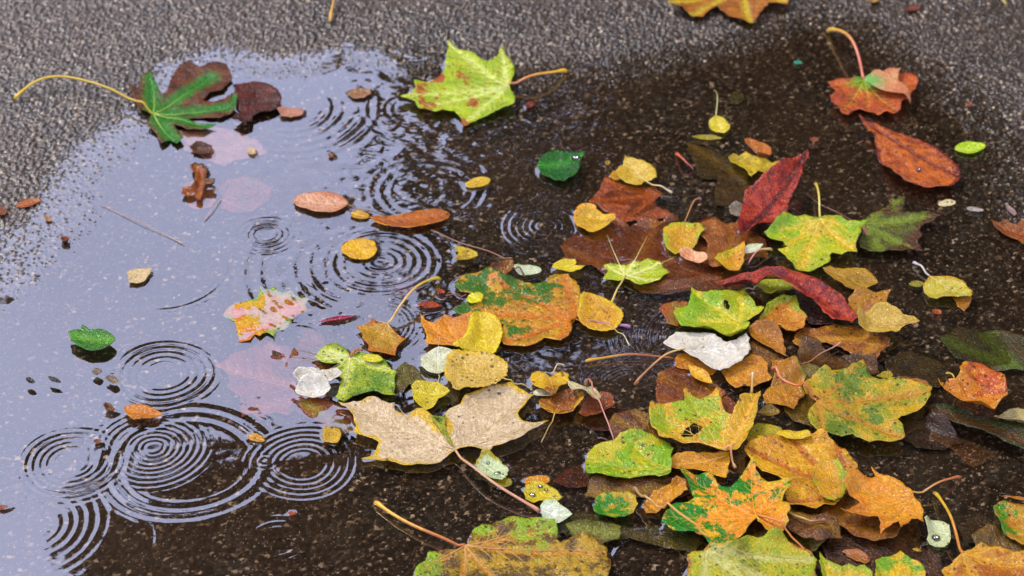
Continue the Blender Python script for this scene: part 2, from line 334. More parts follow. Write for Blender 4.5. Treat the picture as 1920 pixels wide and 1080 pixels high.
def leaf(name, label, out, mat, lay='f', joint=None, veins=(), stem=None, sc=('#b98a45', '#d8b23c'), sr=(.8, 1.0), vc=None, curl=.0, wave=.0012, arch=0.,
         edge='plain', hole=None, group=None, lift=.003, z_add=0., vr=.45, side=True, bank=0., parts=(), stemlay=None, patches=(), archl=0.):
    """out: list of pixels, or ('lance'|'ovate'|'round'|'heart', base, tip, width/length). lay: f floats, s sunken."""
    LID[0] += 1; sid = LID[0]; fl = lay == 'f'; zg = .0012 if fl else -.006
    rr = np.random.default_rng(sid*17)
    def outline(zp):
        if isinstance(out[0], str):
            b = P(*out[1], zp); t = P(*out[2], zp); pl = oval_poly(b, t, out[3], out[0])
            return pl, b, t
        return P([p[0] for p in out], [p[1] for p in out], zp), None, None
    for _ in range(3):                       # settle: the leaf comes to rest on what lies there
        pl, b, t = outline(zg); W, i0, i1, j0, j1 = drape(pl, fl)
        cx_, cy_ = np.meshgrid(hgx[i0:i1], hgy[j0:j1]); q_ = pip(np.stack([cx_, cy_], -1), pl)
        zg = float((W[q_].mean() if q_.any() else W.mean())) + .0006 + z_add + arch*.6 + archl*.6 + curl*.25 + bank*.4 + wave*.4
    pl, b, t = outline(zg)
    ext = np.ptp(pl, axis=0).max(); oval = b is not None
    if edge == 'serr':
        pl = refine(pl, .0022, 0, sid); d = pl-pl.mean(0); r_ = 1+.018*np.where(np.arange(len(pl)) % 2, 1, -1)+rr.normal(0, .006, len(pl)); pl = pl.mean(0)+d*r_[:, None]
    elif edge == 'soft': pl = chaikin(pl, 2); pl = refine(pl, .003, .00015, sid)
    else: pl = refine(pl, .003, .00045 if not oval else .00025, sid)
    vw = []
    if oval:
        ax = t-b; vw = [(b+ax*.02, b+ax*.94)]
    else:
        j_ = P(*(joint if joint else (np.mean([p[0] for p in out]), np.mean([p[1] for p in out]))), zg)
        for v in veins: vw.append((j_, P(*v, zg)))
    # side veins
    sv = []
    if side:
        for (a, c) in vw:
            ax = c-a; L = np.linalg.norm(ax)
            if L < .012: continue
            k = int(np.clip(L/.007, 3, 9))
            for q in range(1, k):
                f = q/k
                for s_ in (-1, 1):
                    an = math.radians(42+rr.uniform(-6, 6))*s_; ca, sa = math.cos(an), math.sin(an)
                    d = np.array([ax[0]*ca-ax[1]*sa, ax[0]*sa+ax[1]*ca])/L; ln = L*(.42 if oval else .28)*(1-f*.6)
                    s0 = a+ax*f; pts = s0+np.outer(np.linspace(0, 1, 8)*ln, d); ins = pip(pts, pl); m = int(np.argmin(ins)) if not ins.all() else 8
                    if m > 2: sv.append((s0, pts[m-1]-d*.0008))
    hw = P([p[0] for p in hole], [p[1] for p in hole], zg) if hole else None
    # triangulate with inner points
    stp = float(np.clip(ext/36, .0011, .0020)); mn, mx_ = pl.min(0), pl.max(0)
    ix, iy = np.meshgrid(np.arange(mn[0], mx_[0], stp), np.arange(mn[1], mx_[1], stp)); inn = np.stack([ix.ravel(), iy.ravel()], -1)
    inn += rr.uniform(-.25, .25, inn.shape)*stp; inn = inn[pip(inn, pl)]; inn = inn[segdist(inn, ring(pl)) > stp*.5]
    nP = len(pl); vin = [Vector(p) for p in pl]; edges = [(i, (i+1) % nP) for i in range(nP)]
    if hw is not None:
        hw = refine(hw, .002, .0004, sid+5); k = len(vin); vin += [Vector(p) for p in hw]; edges += [(k+i, k+(i+1) % len(hw)) for i in range(len(hw))]
    vin += [Vector(p) for p in inn]
    rv, re, rf, *_ = geometry.delaunay_2d_cdt(vin, edges, [], 0, 1e-7)
    V2 = np.array([tuple(v) for v in rv]); F = np.array([f for f in rf if len(f) == 3]); cc = V2[F].mean(1)
    kp = pip(cc, pl)
    if hw is not None: kp &= ~pip(cc, hw)
    F = F[kp]; used, inv = np.unique(F, return_inverse=True); F = inv.reshape(-1, 3); V2 = V2[used]
    a_, b_, c_ = V2[F[:, 0]], V2[F[:, 1]], V2[F[:, 2]]; cr = (b_[:, 0]-a_[:, 0])*(c_[:, 1]-a_[:, 1])-(b_[:, 1]-a_[:, 1])*(c_[:, 0]-a_[:, 0])
    F[cr < 0] = F[cr < 0][:, ::-1]
    ed = segdist(V2, ring(pl) + (ring(hw) if hw is not None else [])); vd = segdist(V2, vw) if vw else np.full(len(V2), .05); sdd = segdist(V2, sv) if sv else np.full(len(V2), .05)
    jd = np.sqrt(((V2-(b if oval else j_))**2).sum(1))
    pa = np.full(len(V2), 9.)
    for (qx, qy, qr) in patches: pc = P(qx, qy, zg); pa = np.minimum(pa, np.hypot((V2[:, 0]-pc[0]), (V2[:, 1]-pc[1])*.75)/(qr*.00045))
    em = max(ed.max(), 1e-4); cen = pl.mean(0)
    bs = bil(W, X0+i0*HR, Y0+j0*HR, HR, V2[:, 0], V2[:, 1])
    z = bs + .0006 + z_add
    en = 1-ed/em; cn = np.clip(vnoise(V2[:, 0], V2[:, 1], .03, sid, 2)*.6+.5, 0, 1.3)
    z += curl*en**2.2*cn + wave*(vnoise(V2[:, 0], V2[:, 1], .018, sid+50, 3)*.5+.5)*(.4+.6*en)
    if vw: z += -wave*.35*np.exp(-(vd/.0025)**2)+wave*.35
    if sv: z += .0005*(1-np.exp(-(sdd/.0016)**2))
    if arch:
        q = V2-cen; u_, s_, vt = np.linalg.svd(q, full_matrices=False); tt = q@vt[1]; tt = tt/np.abs(tt).max(); z += arch*(1-tt**2)
    if archl:
        q = V2-cen; vt = np.linalg.svd(q, full_matrices=False)[2]; tt = q@vt[0]; tt = tt/np.abs(tt).max(); z += archl*(1-tt**2)
    if bank: z += bank*np.clip((V2[:, 1]-pl[:, 1].min())/max(np.ptp(pl[:, 1]), 1e-5), 0, 1)**1.3
    # origin: where the stem meets the blade
    o2 = b if oval else (P(*joint, zg) if joint else cen); oz = float(z[np.argmin(((V2-o2)**2).sum(1))])
    loc = Vector((o2[0], o2[1], oz)); multi = bool(stem) or (vc is not None and len(vw) > 0) or bool(parts)
    V = np.column_stack([V2, z])
    root = None
    if multi:
        root = bpy.data.objects.new(name, None); COL.objects.link(root); root.empty_display_size = .01; root.location = loc
    ob = mesh_obj('blade' if multi else name, V, F, mat, root, loc=tuple(loc))
    if not multi: ob.location = loc; root = ob
    for nm, ar in (('vd', vd), ('ed', ed), ('sd', np.minimum(sdd, vd)), ('jd', jd), ('pa', pa)):
        a = ob.data.attributes.new(nm, 'FLOAT', 'POINT'); a.data.foreach_set('value', ar.astype(np.float32))
    md = ob.modifiers.new('thickness', 'SOLIDIFY'); md.thickness = .00035; md.offset = -1
    tag(root, label, 'leaf', group)
    # height map update
    cxs, cys = np.meshgrid(hgx[i0:i1], hgy[j0:j1]); gp = np.stack([cxs, cys], -1); ins = pip(gp, pl)
    ii = np.argwhere(ins)
    if len(ii):
        q = gp[ins]; near = np.argmin(((q[:, None, :]-V2[None, :, :])**2).sum(-1), 1) if len(q)*len(V2) < 4e7 else None
        zz = z[near] if near is not None else bil(W, X0+i0*HR, Y0+j0*HR, HR, q[:, 0], q[:, 1])+.001
        sub = H[j0:j1, i0:i1]; sub[ins] = np.maximum(sub[ins], zz+.0003)
        if fl: FM[j0:j1, i0:i1][ins] = 1
    # veins as raised ribs
    if vc is not None and vw:
        VV = []; FF = []; ST = []
        def zat(p): return z[np.argmin(((V2-p)**2).sum(1))]
        def zatm(ps):
            idx = np.argpartition(((ps[:, None, :]-V2[None])**2).sum(-1), 3, axis=1)[:, :3]; dd = 1/(np.sqrt(((ps[:, None, :]-V2[idx])**2).sum(-1))+1e-5); return (z[idx]*dd).sum(1)/dd.sum(1)
        for (lst, ra, rb) in ((vw, vr, vr*.3), (sv, vr*.5, vr*.22)):
            for a, c in lst:
                n = 9; s = np.linspace(0, 1, n); ps = a+np.outer(s, c-a); bw = rr.uniform(-.04, .04)*np.linalg.norm(c-a); nn = np.array([-(c-a)[1], (c-a)[0]])/max(np.linalg.norm(c-a), 1e-9)
                ps = ps+np.outer(np.sin(math.pi*s)*bw, nn); rad = (ra+(rb-ra)*s)*.001
                v_, f_ = tube(np.column_stack([ps, zatm(ps)+.00005+rad*.35]), rad, 5); k = len(VV); VV += v_; FF += [tuple(x+k for x in f) for f in f_]; ST += list(np.repeat(s, 5))
        vo = mesh_obj('veins', VV, FF, stem_mat(vc[0], vc[1]), root, loc=tuple(loc)); a = vo.data.attributes.new('st', 'FLOAT', 'POINT'); a.data.foreach_set('value', np.array(ST, np.float32))
    if stem:
        make_stem(stem, sr[0], sr[1], sc[0], sc[1], root, oz+.0003, lift, fl if stemlay is None else stemlay == 'f')
    return root, ob, (V2, z)
def loose_stem(label, px, r, cols, lift=.002, fl=True, name='twig', group=None, bulb=1.7):
    o = make_stem(px, r[0], r[1], cols[0], cols[1], None, None, lift, fl, bulb, name); tag(o, label, 'stem', group); return o
# ================================================================ sunken leaves (lowest first)
M_ = leaf_mat
ML, BL = 'maple_leaf', 'fallen_leaf'
leaf(ML, 'large faint pinkish brown leaf under the sky reflection, below the half sunken green maple leaf', [(330,250),(360,244),(400,238),(440,245),(485,262),(502,285),(470,295),(440,300),(420,312),(385,300),(370,290),(345,283)], M_('#a98578','#8f7068'), 's', joint=(345,265), veins=[(480,275),(420,300)], side=False)
leaf(ML, 'sunken violet pink leaf below the pink and green maple leaf, in the pale sky reflection', [(440,665),(470,655),(490,638),(540,650),(566,680),(600,690),(622,730),(612,770),(590,792),(555,770),(540,782),(515,775),(490,792),(470,775),(452,785),(450,745),(425,728),(430,705),(402,688)], M_('#8c5850','#684440',c='#9c6658',spots=.5), 's', joint=(600,735), veins=[(410,690),(455,780),(500,645)], vc=('#b08878','#a87868'), vr=.4)
leaf(ML, 'sunken pink orange leaf under a small ring ripple, right of the curled orange fragment', [(408,352),(428,338),(455,334),(490,340),(510,352),(505,375),(490,385),(470,398),(440,400),(412,392),(418,372)], M_('#8c5844','#6c463c',spots=.5), 's', joint=(415,375), veins=[(500,350),(470,395)], vc=('#a87860','#a07060'), vr=.3)
leaf(BL, 'faint pink sunken leaf directly beneath the curled orange fragment', [(345,345),(362,340),(385,345),(402,352),(404,372),(395,388),(370,393),(352,385),(350,365)], M_('#a87c64','#946854'), 's', side=False)
leaf(ML, 'pink and orange sunken maple leaf with pale green tips, middle of the sky reflection', [(488,537),(500,545),(515,539),(528,550),(545,545),(553,553),(580,560),(572,572),(578,582),(560,590),(550,598),(542,612),(530,622),(522,618),(515,637),(500,628),(488,636),(478,630),(470,641),(448,643),(446,625),(441,605),(430,598),(418,592),(430,575),(455,568),(480,563),(486,552)], M_('#d98a5a','#c9a14e',e='#93a765',ew=.008,scale=45), 's', joint=(560,575), veins=[(420,592),(450,640),(492,540),(515,632),(535,548)], z_add=.004, vc=('#d9a070','#d98f6a'), vr=.3)
leaf(BL, 'dark red brown sunken leaf tip right of the half sunken green maple leaf', [(437,170),(455,163),(480,158),(505,163),(520,172),(527,185),(524,203),(505,211),(485,214),(475,219),(473,231),(452,236),(437,226),(452,214),(446,198),(440,185)], M_('#5c2318','#3c1a12',spots=.5), 's', joint=(445,197), veins=[(522,190)], z_add=.003, curl=.003, wave=.004)
leaf(ML, 'half sunken green maple leaf with brown margins and a long curved yellow stem', [(285,218),(262,212),(252,192),(239,165),(262,172),(268,145),(284,132),(293,160),(302,183),(313,178),(322,150),(338,127),(355,118),(375,130),(398,118),(425,123),(436,148),(420,168),(395,174),(380,189),(400,190),(428,180),(447,192),(440,212),(412,222),(380,220),(352,221),(372,230),(405,236),(380,246),(350,246),(326,236),(335,250),(345,262),(332,272),(320,262),(302,272),(293,250),(278,240)], M_('#4a2a1a','#6b3a28',c='#2f7420',cw=.0095,spots=.7,scale=90), 's', joint=(288,217), veins=[(284,150),(395,145),(442,198),(395,238),(328,266)], vc=('#8fae3c','#4d9a34'), vr=.7, stem=[(288,217),(250,203),(190,181),(120,166),(70,170),(28,190)], sc=('#b5982a','#c9a82c'), sr=(1.1,1.2), z_add=.0, curl=.001, wave=.0040, side=False, lift=.012, stemlay='f')
leaf(BL, 'small olive sunken leaf right of the little yellow leaf with an upright stem', [(1363,185),(1375,172),(1392,175),(1397,188),(1380,196),(1366,194)], M_('#4f4a22','#3a3218'), 's', side=False)
leaf(BL, 'olive brown sunken leaf left of the ragged yellow leaf', [(1287,268),(1310,276),(1330,280),(1365,300),(1400,318),(1397,335),(1370,330),(1350,337),(1315,336),(1303,315),(1290,290)], M_('#54401c','#3d3016',c='#6b5424'), 's', joint=(1390,330), veins=[(1295,275)])
leaf(BL, 'squarish dull brown sunken leaf left of the crimson leaf', [(1345,333),(1375,330),(1400,335),(1404,355),(1398,381),(1375,388),(1343,385),(1340,360)], M_('#5c4422','#48341a'), 's', joint=(1350,380), veins=[(1395,340)])
leaf(BL, 'faded pale sunken leaf scrap left of the crimson leaf', [(1366,388),(1380,380),(1392,383),(1392,398),(1384,406),(1370,400)], M_('#9a948c','#bdb6ae'), 's', side=False, z_add=.003)
leaf(ML, 'dark red brown sunken leaf beneath the tan leaf with a short pale stem', [(1135,335),(1150,342),(1180,348),(1225,352),(1242,366),(1225,378),(1235,390),(1268,408),(1235,412),(1225,425),(1190,415),(1165,420),(1140,402),(1120,385),(1104,379),(1122,360)], M_('#a0502e','#7c4330',c='#b3633c',cw=.004), 's', joint=(1232,366), veins=[(1110,378),(1170,415),(1140,340)], z_add=.004, wave=.002)
leaf(ML, 'huge brown pink sunken leaf around the pale green leaf with radiating veins', [(1050,462),(1080,440),(1100,444),(1125,430),(1150,420),(1180,430),(1205,420),(1235,424),(1265,412),(1290,425),(1330,410),(1345,430),(1362,450),(1345,485),(1352,515),(1320,525),(1290,537),(1240,540),(1210,528),(1180,532),(1150,512),(1130,515),(1110,497),(1090,500),(1062,487)], M_('#8a5238','#6e3f2c',c='#94603e',scale=50), 's', joint=(1173,520), veins=[(1060,465),(1350,455),(1230,425)], z_add=.0025)
leaf(ML, 'orange brown sunken leaf between the round orange yellow leaf and the folded orange one', [(1310,425),(1340,412),(1365,418),(1395,412),(1410,430),(1435,448),(1440,480),(1415,478),(1395,487),(1370,500),(1335,506),(1318,490),(1325,460),(1312,445)], M_('#9c5a1e','#7d4418',c='#a96b28'), 's', joint=(1350,500), veins=[(1400,420),(1430,470)], z_add=.0045)
leaf(BL, 'thin brown sunken leaf left of the pale striped leaf veins', [(535,690),(560,645),(575,620),(600,625),(620,650),(650,665),(640,690),(600,715),(560,712)], M_('#7c4e3a','#5a3626'), 's', joint=(655,668), veins=[(545,680),(580,630)], z_add=.003)
leaf(BL, 'reddish brown sunken leaf along the puddle under the little tan square leaf', [(560,760),(585,748),(620,755),(645,765),(668,790),(665,812),(640,815),(612,812),(595,790),(575,780)], M_('#8a5444','#6e4434',c='#7f6a34'), 's', joint=(570,760), veins=[(655,805)], z_add=.004)
leaf(BL, 'dark red sunken sliver above the long yellow stem of the tan maple leaf', [(733,535),(760,530),(790,534),(792,546),(770,557),(745,558),(735,548)], M_('#5a2218','#45190f'), 's', side=False)
leaf(BL, 'dull olive sunken leaf around the lone white round leaf with two threads', [(745,690),(790,680),(840,700),(870,722),(860,755),(820,765),(780,750),(750,735),(735,712)], M_('#4a4626','#39331c',c='#5c5a2c'), 's', joint=(750,740), veins=[(860,700)], z_add=.003)
leaf(BL, 'dark brown sunken leaf right of the lone stem and above the lime green one', [(1080,772),(1120,765),(1165,768),(1215,775),(1225,800),(1205,822),(1170,832),(1150,812),(1110,806),(1075,792)], M_('#4f2c20','#3a2118',c='#5e4a2a'), 's', joint=(1215,805), veins=[(1085,780)], z_add=.003)
leaf(ML, 'broad brown sunken leaf under the orange lance leaf and the holed maple leaf', [(1232,702),(1265,683),(1300,695),(1335,712),(1362,735),(1352,765),(1330,772),(1300,760),(1285,772),(1255,768),(1232,765)], M_('#844a2c','#6a3a22',c='#96602e'), 's', joint=(1350,765), veins=[(1240,705),(1240,765),(1330,715)], z_add=.006)
leaf(BL, 'brown sunken leaf edge peeking out left of the lime green and yellow leaf', [(1035,905),(1060,880),(1100,868),(1120,880),(1130,915),(1100,912),(1065,915)], M_('#6a3a26','#4c2a1c'), 's', side=False, z_add=.004)
leaf(BL, 'brown sunken leaf strip below the lime green and yellow leaf', [(1095,930),(1110,900),(1160,893),(1220,892),(1290,895),(1310,920),(1270,935),(1210,930),(1150,938)], M_('#5e4020','#4a2c1a',c='#7a5a24'), 's', joint=(1300,915), veins=[(1100,925)], z_add=.006)
leaf(ML, 'dark sunken brown leaf at the bottom edge, under the curved pale brown stem', [(1045,985),(1085,960),(1130,965),(1180,990),(1250,985),(1320,1015),(1300,1040),(1250,1030),(1180,1010),(1150,1015),(1100,1010),(1060,1005)], M_('#4c4424','#3a3420',c='#5c5230'), 's', joint=(1310,1025), veins=[(1060,990)], z_add=.002)
leaf(ML, 'murky olive and brown sunken leaf near the right edge above the spotted orange heart leaf', [(1762,632),(1795,612),(1840,625),(1880,620),(1930,640),(1930,700),(1895,695),(1850,700),(1820,680),(1790,672),(1775,650)], M_('#463a22','#36331a',c='#4e5a22',cw=.008), 's', joint=(1900,690), veins=[(1775,640),(1850,625)], z_add=.002)
leaf(BL, 'murky brown sunken leaf under the tan small leaves right of the big yellow green one', [(1655,672),(1700,660),(1760,680),(1790,705),(1760,730),(1700,722),(1665,700)], M_('#4a3c20','#33281a'), 's', joint=(1670,680), veins=[(1780,710)], z_add=.002)
leaf(ML, 'brown orange sunken leaf under the pale tan leaf with a pointed tip', [(1485,640),(1500,615),(1530,618),(1562,608),(1605,612),(1640,628),(1669,635),(1668,652),(1650,665),(1640,680),(1622,672),(1600,668),(1578,652),(1550,642),(1520,645),(1500,652)], M_('#9a5c1c','#7a4218',c='#ad7424',spots=.5), 's', joint=(1640,632), veins=[(1495,640),(1625,672),(1560,615)], z_add=.007)
leaf(BL, 'dim green brown sunken leaf beside the white round leaf on the yellow stem', [(1795,985),(1840,960),(1870,985),(1850,1015),(1810,1020)], M_('#3c2c1c','#44331c'), 's', side=False, z_add=.003)
leaf(ML, 'dark brown sunken leaf at the bottom between the two yellow maple leaves', [(1530,1010),(1580,1000),(1640,1005),(1700,1015),(1760,1040),(1770,1090),(1600,1090),(1550,1050)], M_('#4a3020','#35221a'), 's', joint=(1600,1085), veins=[(1550,1020),(1700,1025)], z_add=.003)
leaf(ML, 'dark wet brown green leaf with a straight upper edge at the right border', [(1738,756),(1770,757),(1800,765),(1850,785),(1890,797),(1930,808),(1930,850),(1880,828),(1830,805),(1780,788),(1748,776)], M_('#33301a','#2a3a14',c='#4a3420'), 's', joint=(1742,765), veins=[(1925,830)], z_add=.010, wave=.002)
leaf(BL, 'dark brown sunken leaf below the big yellow green maple leaf', [(1680,795),(1720,785),(1770,800),(1800,825),(1770,842),(1720,838),(1690,820)], M_('#3c2a20','#33241c'), 's', side=False, z_add=.002)
leaf(BL, 'dim olive sunken leaf between the star shaped leaf and the bottom freckled leaf', [(1400,1010),(1450,985),(1500,975),(1545,985),(1560,1010),(1530,1035),(1470,1040),(1420,1030)], M_('#6a6a30','#5c4a26'), 's', joint=(1550,1000), veins=[(1410,1015)], z_add=.003)
leaf(ML, 'orange brown sunken leaf showing between the broad golden leaf and the clean orange one', [(1540,930),(1580,915),(1620,930),(1650,960),(1690,985),(1680,1015),(1640,1025),(1600,1015),(1570,990),(1545,975)], M_('#8c5a26','#74441e',c='#9c6a2c',spots=.5), 's', joint=(1560,985), veins=[(1680,1005),(1620,935)], z_add=.004)
leaf(ML, 'muddy orange sunken leaf behind the mottled moss green maple leaf, upper left of it', [(1500,640),(1530,650),(1560,665),(1600,675),(1640,680),(1650,700),(1600,712),(1550,715),(1510,705),(1490,680)], M_('#5c3c1e','#46301a',c='#6c4a22'), 's', joint=(1640,700), veins=[(1500,660)], z_add=.003)
leaf(ML, 'dull yellow sunken leaf under the left half of the moss green maple leaf', [(1480,700),(1510,690),(1540,700),(1560,740),(1550,790),(1520,800),(1490,790),(1470,770),(1465,730)], M_('#6a5a1e','#7c6420',spots=.5), 's', joint=(1540,795), veins=[(1490,705)], z_add=.005)
leaf(ML, 'brown sunken leaf below the broad golden leaf and right of the star shaped one', [(1460,930),(1500,950),(1540,965),(1570,980),(1580,1010),(1540,1020),(1500,1005),(1470,985)], M_('#6c4424','#50321c',c='#7c5a2c'), 's', joint=(1570,1005), veins=[(1465,940)], z_add=.005)
leaf(ML, 'chestnut sunken leaf right of the dark wet leaf under the yellow heart', [(1150,780),(1190,770),(1230,785),(1240,815),(1225,840),(1190,835),(1160,825),(1140,805)], M_('#6a4028','#54301e',c='#80603a'), 's', joint=(1235,830), veins=[(1150,790),(1195,775)], z_add=.005)
leaf(ML, 'dark ochre sunken leaf filling the gap under the white and tan pointed leaves', [(1390,640),(1420,640),(1450,660),(1480,680),(1500,700),(1470,720),(1430,715),(1400,690),(1385,665)], M_('#5c3c1c','#744a1c',spots=.4), 's', joint=(1490,700), veins=[(1395,650)], z_add=.006)
leaf(ML, 'red brown sunken leaf just right of the tan maple leaf with a straight yellow stem', [(735,700),(760,680),(780,690),(800,715),(790,735),(770,720),(750,735),(735,725)], M_('#4a3a22','#5a5426'), 's', side=False, z_add=.004)
leaf(ML, 'olive and ochre sunken leaf filling the corner beside the yellow and orange border leaf', [(1820,1010),(1850,990),(1885,1000),(1930,1030),(1930,1060),(1880,1045),(1840,1040)], M_('#6c4c1c','#54401c',spots=.4), 's', joint=(1925,1045), veins=[(1830,1010)], z_add=.005)
leaf(ML, 'brown violet sunken leaf under the crimson strip and the pale green leaf', [(1180,530),(1230,535),(1290,530),(1350,520),(1400,535),(1380,555),(1330,552),(1290,545),(1250,552),(1205,548)], M_('#7c4e38','#64402e'), 's', joint=(1395,540), veins=[(1190,538)], z_add=.004)
leaf(ML, 'dim yellow green sunken leaf right of the white crumpled leaf ending the pink stem', [(1060,985),(1090,975),(1130,980),(1165,990),(1160,1010),(1120,1015),(1080,1008)], M_('#5c5c26','#4a4620',c='#6c6c30'), 's', joint=(1160,1005), veins=[(1065,990)], z_add=.004)
leaf(ML, 'rusty orange sunken leaf at the bottom between the yellow brown maple and the dark ring', [(1060,1035),(1090,1020),(1125,1030),(1145,1050),(1140,1085),(1090,1100),(1050,1070)], M_('#94562c','#6a4426',c='#b0703c'), 's', joint=(1140,1075), veins=[(1065,1035)], z_add=.006)
# ================================================================ floating leaves and leaves lying in the pile, lowest first
GS = ('#c98c3a', '#d8b038')
leaf(BL, 'brown leaf cut by the top border of the picture, lying on the stones', [(1250,15),(1262,6),(1275,-25),(1480,-25),(1478,11),(1440,10),(1424,24),(1412,42),(1385,36),(1362,28),(1345,14),(1330,20),(1318,32),(1295,30),(1280,20)], M_('#b0703a','#8c5530',c='#b59a4a',cw=.005,spots=.4), joint=(1390,-20), veins=[(1260,12),(1300,28),(1405,38),(1470,5)], curl=.006, wave=.003, bank=.004)
leaf(ML, 'yellow green maple leaf with rusty blotches and a yellow knobbed stem, near the top', [(955,163),(961,148),(965,138),(963,128),(955,118),(946,112),(942,97),(934,113),(922,121),(905,121),(896,116),(888,108),(878,104),(861,102),(848,92),(836,80),(841,98),(837,112),(834,133),(826,145),(816,152),(798,157),(776,155),(780,166),(772,174),(750,179),(768,186),(779,191),(782,198),(787,204),(800,203),(816,207),(835,203),(852,204),(863,216),(868,232),(880,226),(896,218),(915,212),(935,204),(952,198),(963,195),(966,184),(963,176)], M_('#b5c25c','#94ac40',c='#c2cc78',cw=.0035,spots=.75,scale=60,dark='#94501f',p='#a04a22'), joint=(952,164), veins=[(840,92),(758,179),(869,226),(940,102),(790,200)], vc=('#d5d890','#c4b860'), stem=[(952,164),(985,157),(1030,146),(1062,130)], sc=('#c9824a','#dcb028'), sr=(.9,1.3), curl=.003, wave=.002, bank=.010, lift=.010, patches=[(873,148,15),(792,168,15),(800,192,18),(888,186,11),(868,226,12),(838,88,12),(822,150,12)])
leaf(ML, 'rust orange maple leaf with a green heart and an upright pink stem, upper right', [(1622,152),(1608,147),(1592,151),(1575,150),(1553,157),(1557,167),(1566,174),(1556,186),(1560,197),(1571,204),(1578,214),(1590,218),(1600,209),(1613,204),(1630,210),(1645,217),(1662,214),(1675,219),(1688,213),(1690,200),(1704,195),(1708,182),(1718,172),(1721,157),(1712,145),(1700,142),(1685,144),(1660,140),(1640,145)], M_('#c0541a','#9c3c0f',c='#5f9a24',cw=.016,spots=.5,scale=110,cj=True), joint=(1620,153), veins=[(1560,160),(1580,212),(1680,214),(1715,160),(1630,205)], vc=('#b6b838','#c8741c'), stem=[(1620,153),(1603,118),(1580,85),(1553,57)], sc=('#c9705a','#cfa23a'), sr=(1.3,1.5), curl=.005, wave=.004, lift=.018)
leaf(BL, 'pale pink and mint folded lobe lying over the rust orange maple leaf', [(1620,151),(1632,141),(1640,132),(1656,137),(1667,130),(1690,128),(1684,144),(1688,156),(1696,166),(1708,190),(1690,184),(1672,176),(1650,166),(1634,158)], M_('#c98f78','#c49a7c',c='#86b070',cw=.018,cj=True), joint=(1622,152), veins=[(1700,182)], z_add=.003, curl=.002)
leaf(BL, 'big glossy orange leaf with a dark fold, pointed at its upper left', [(1608,225),(1622,234),(1650,241),(1680,249),(1720,261),(1752,280),(1785,306),(1799,324),(1798,344),(1786,357),(1762,358),(1738,356),(1700,344),(1668,320),(1646,298),(1642,276),(1640,260),(1622,247)], M_('#c4600c','#963c08',c='#7c2a0a',cw=.003,e='#6e1c0c',ew=.003,spots=.7,rough=.2,scale=80), joint=(1610,227), veins=[(1795,335)], curl=.007, wave=.004, arch=.004, vc=('#8a3a10','#7a2c0c'))
leaf(BL, 'tiny white oval leaf touching the lower tip of the big glossy orange leaf', ('round',(1762,363),(1795,357),.55), M_('#ddd3b8','#cfc09a',spots=.2), side=False, z_add=.002)
leaf(BL, 'bright lime green oval leaf lying alone at the upper right', ('round',(1790,281),(1848,275),.58), M_('#a9c832','#94b828',c='#b8cc50'), vc=('#c4d468','#b0c440'), curl=.003)
leaf(BL, 'rusty brown curled leaf at the right border on the dark path', [(1858,417),(1872,421),(1882,417),(1905,426),(1932,413),(1932,468),(1915,460),(1908,448),(1885,440),(1870,430)], M_('#96562c','#7a4222',spots=.4), joint=(1860,418), veins=[(1928,440)], curl=.007, wave=.003)
leaf(BL, 'small cream yellow leaf with a thin upright stem, top middle right', [(1342,221),(1355,225),(1369,237),(1368,243),(1358,250),(1342,249),(1331,243),(1329,233)], M_('#d9cc7c','#c9b964'), joint=(1342,222), veins=[(1358,247)], stem=[(1342,222),(1344,200),(1339,168)], sc=('#b4b070','#8a8048'), sr=(.55,.45), lift=.012, curl=.003)
leaf(BL, 'thin mustard leaf lying just below the little cream leaf with upright stem', ('lance',(1296,257),(1355,260),.26), M_('#b09a2c','#94821e'), side=False, curl=.003)
leaf(BL, 'small dark green leaf with a shiny bubble, above the rings on the dark water', [(1008,312),(1014,302),(1030,292),(1050,288),(1078,290),(1098,290),(1088,303),(1086,320),(1076,334),(1056,343),(1036,338),(1018,330),(1010,322)], M_('#1f5220','#2c5c22',c='#3c7a30',rough=.22), joint=(1012,315), veins=[(1088,298)], curl=.004, wave=.002, vc=('#4a8a48','#3c7434'), vr=.3)
leaf(BL, 'yellow scrap peeking out behind the tan leaf with a short pale stem', [(1141,331),(1150,320),(1166,318),(1168,332),(1152,338)], M_('#d49a1e','#c48818'), side=False)
leaf(BL, 'tan leaf with pointed top and short pale stem, right of the small dark green leaf', [(1172,293),(1184,297),(1200,303),(1218,312),(1229,323),(1231,337),(1220,342),(1210,343),(1203,349),(1190,350),(1172,345),(1160,335),(1156,327),(1160,315),(1170,310),(1170,302)], M_('#d2b878','#bfa162',spots=.2), joint=(1212,343), veins=[(1175,298)], stem=[(1212,343),(1238,352),(1260,360)], sc=('#c9b078','#c2ae8e'), sr=(.6,.8), curl=.003, vc=('#dcc890','#cdb478'), vr=.3)
leaf(BL, 'bright yellow crinkled leaf left of the dark red brown sunken leaf', [(1077,398),(1084,388),(1097,384),(1113,387),(1122,397),(1136,407),(1152,412),(1153,420),(1138,428),(1120,436),(1105,438),(1096,431),(1083,424),(1076,412)], M_('#d9ac1c','#b88a1c',e='#d6a05c',ew=.002,spots=.3), joint=(1152,416), veins=[(1080,400)], curl=.004, wave=.003, vc=('#dcb840','#c49a28'), vr=.3)
leaf(ML, 'ragged bright yellow leaf at the foot of the curled orange fragment', [(1365,296),(1375,288),(1385,294),(1398,289),(1410,298),(1430,300),(1448,306),(1465,300),(1480,304),(1482,316),(1472,325),(1455,323),(1440,328),(1420,326),(1408,336),(1398,324),(1385,318),(1370,308)], M_('#cdae14','#a88c14',scale=120), joint=(1370,298), veins=[(1478,312)], curl=.004, wave=.003)
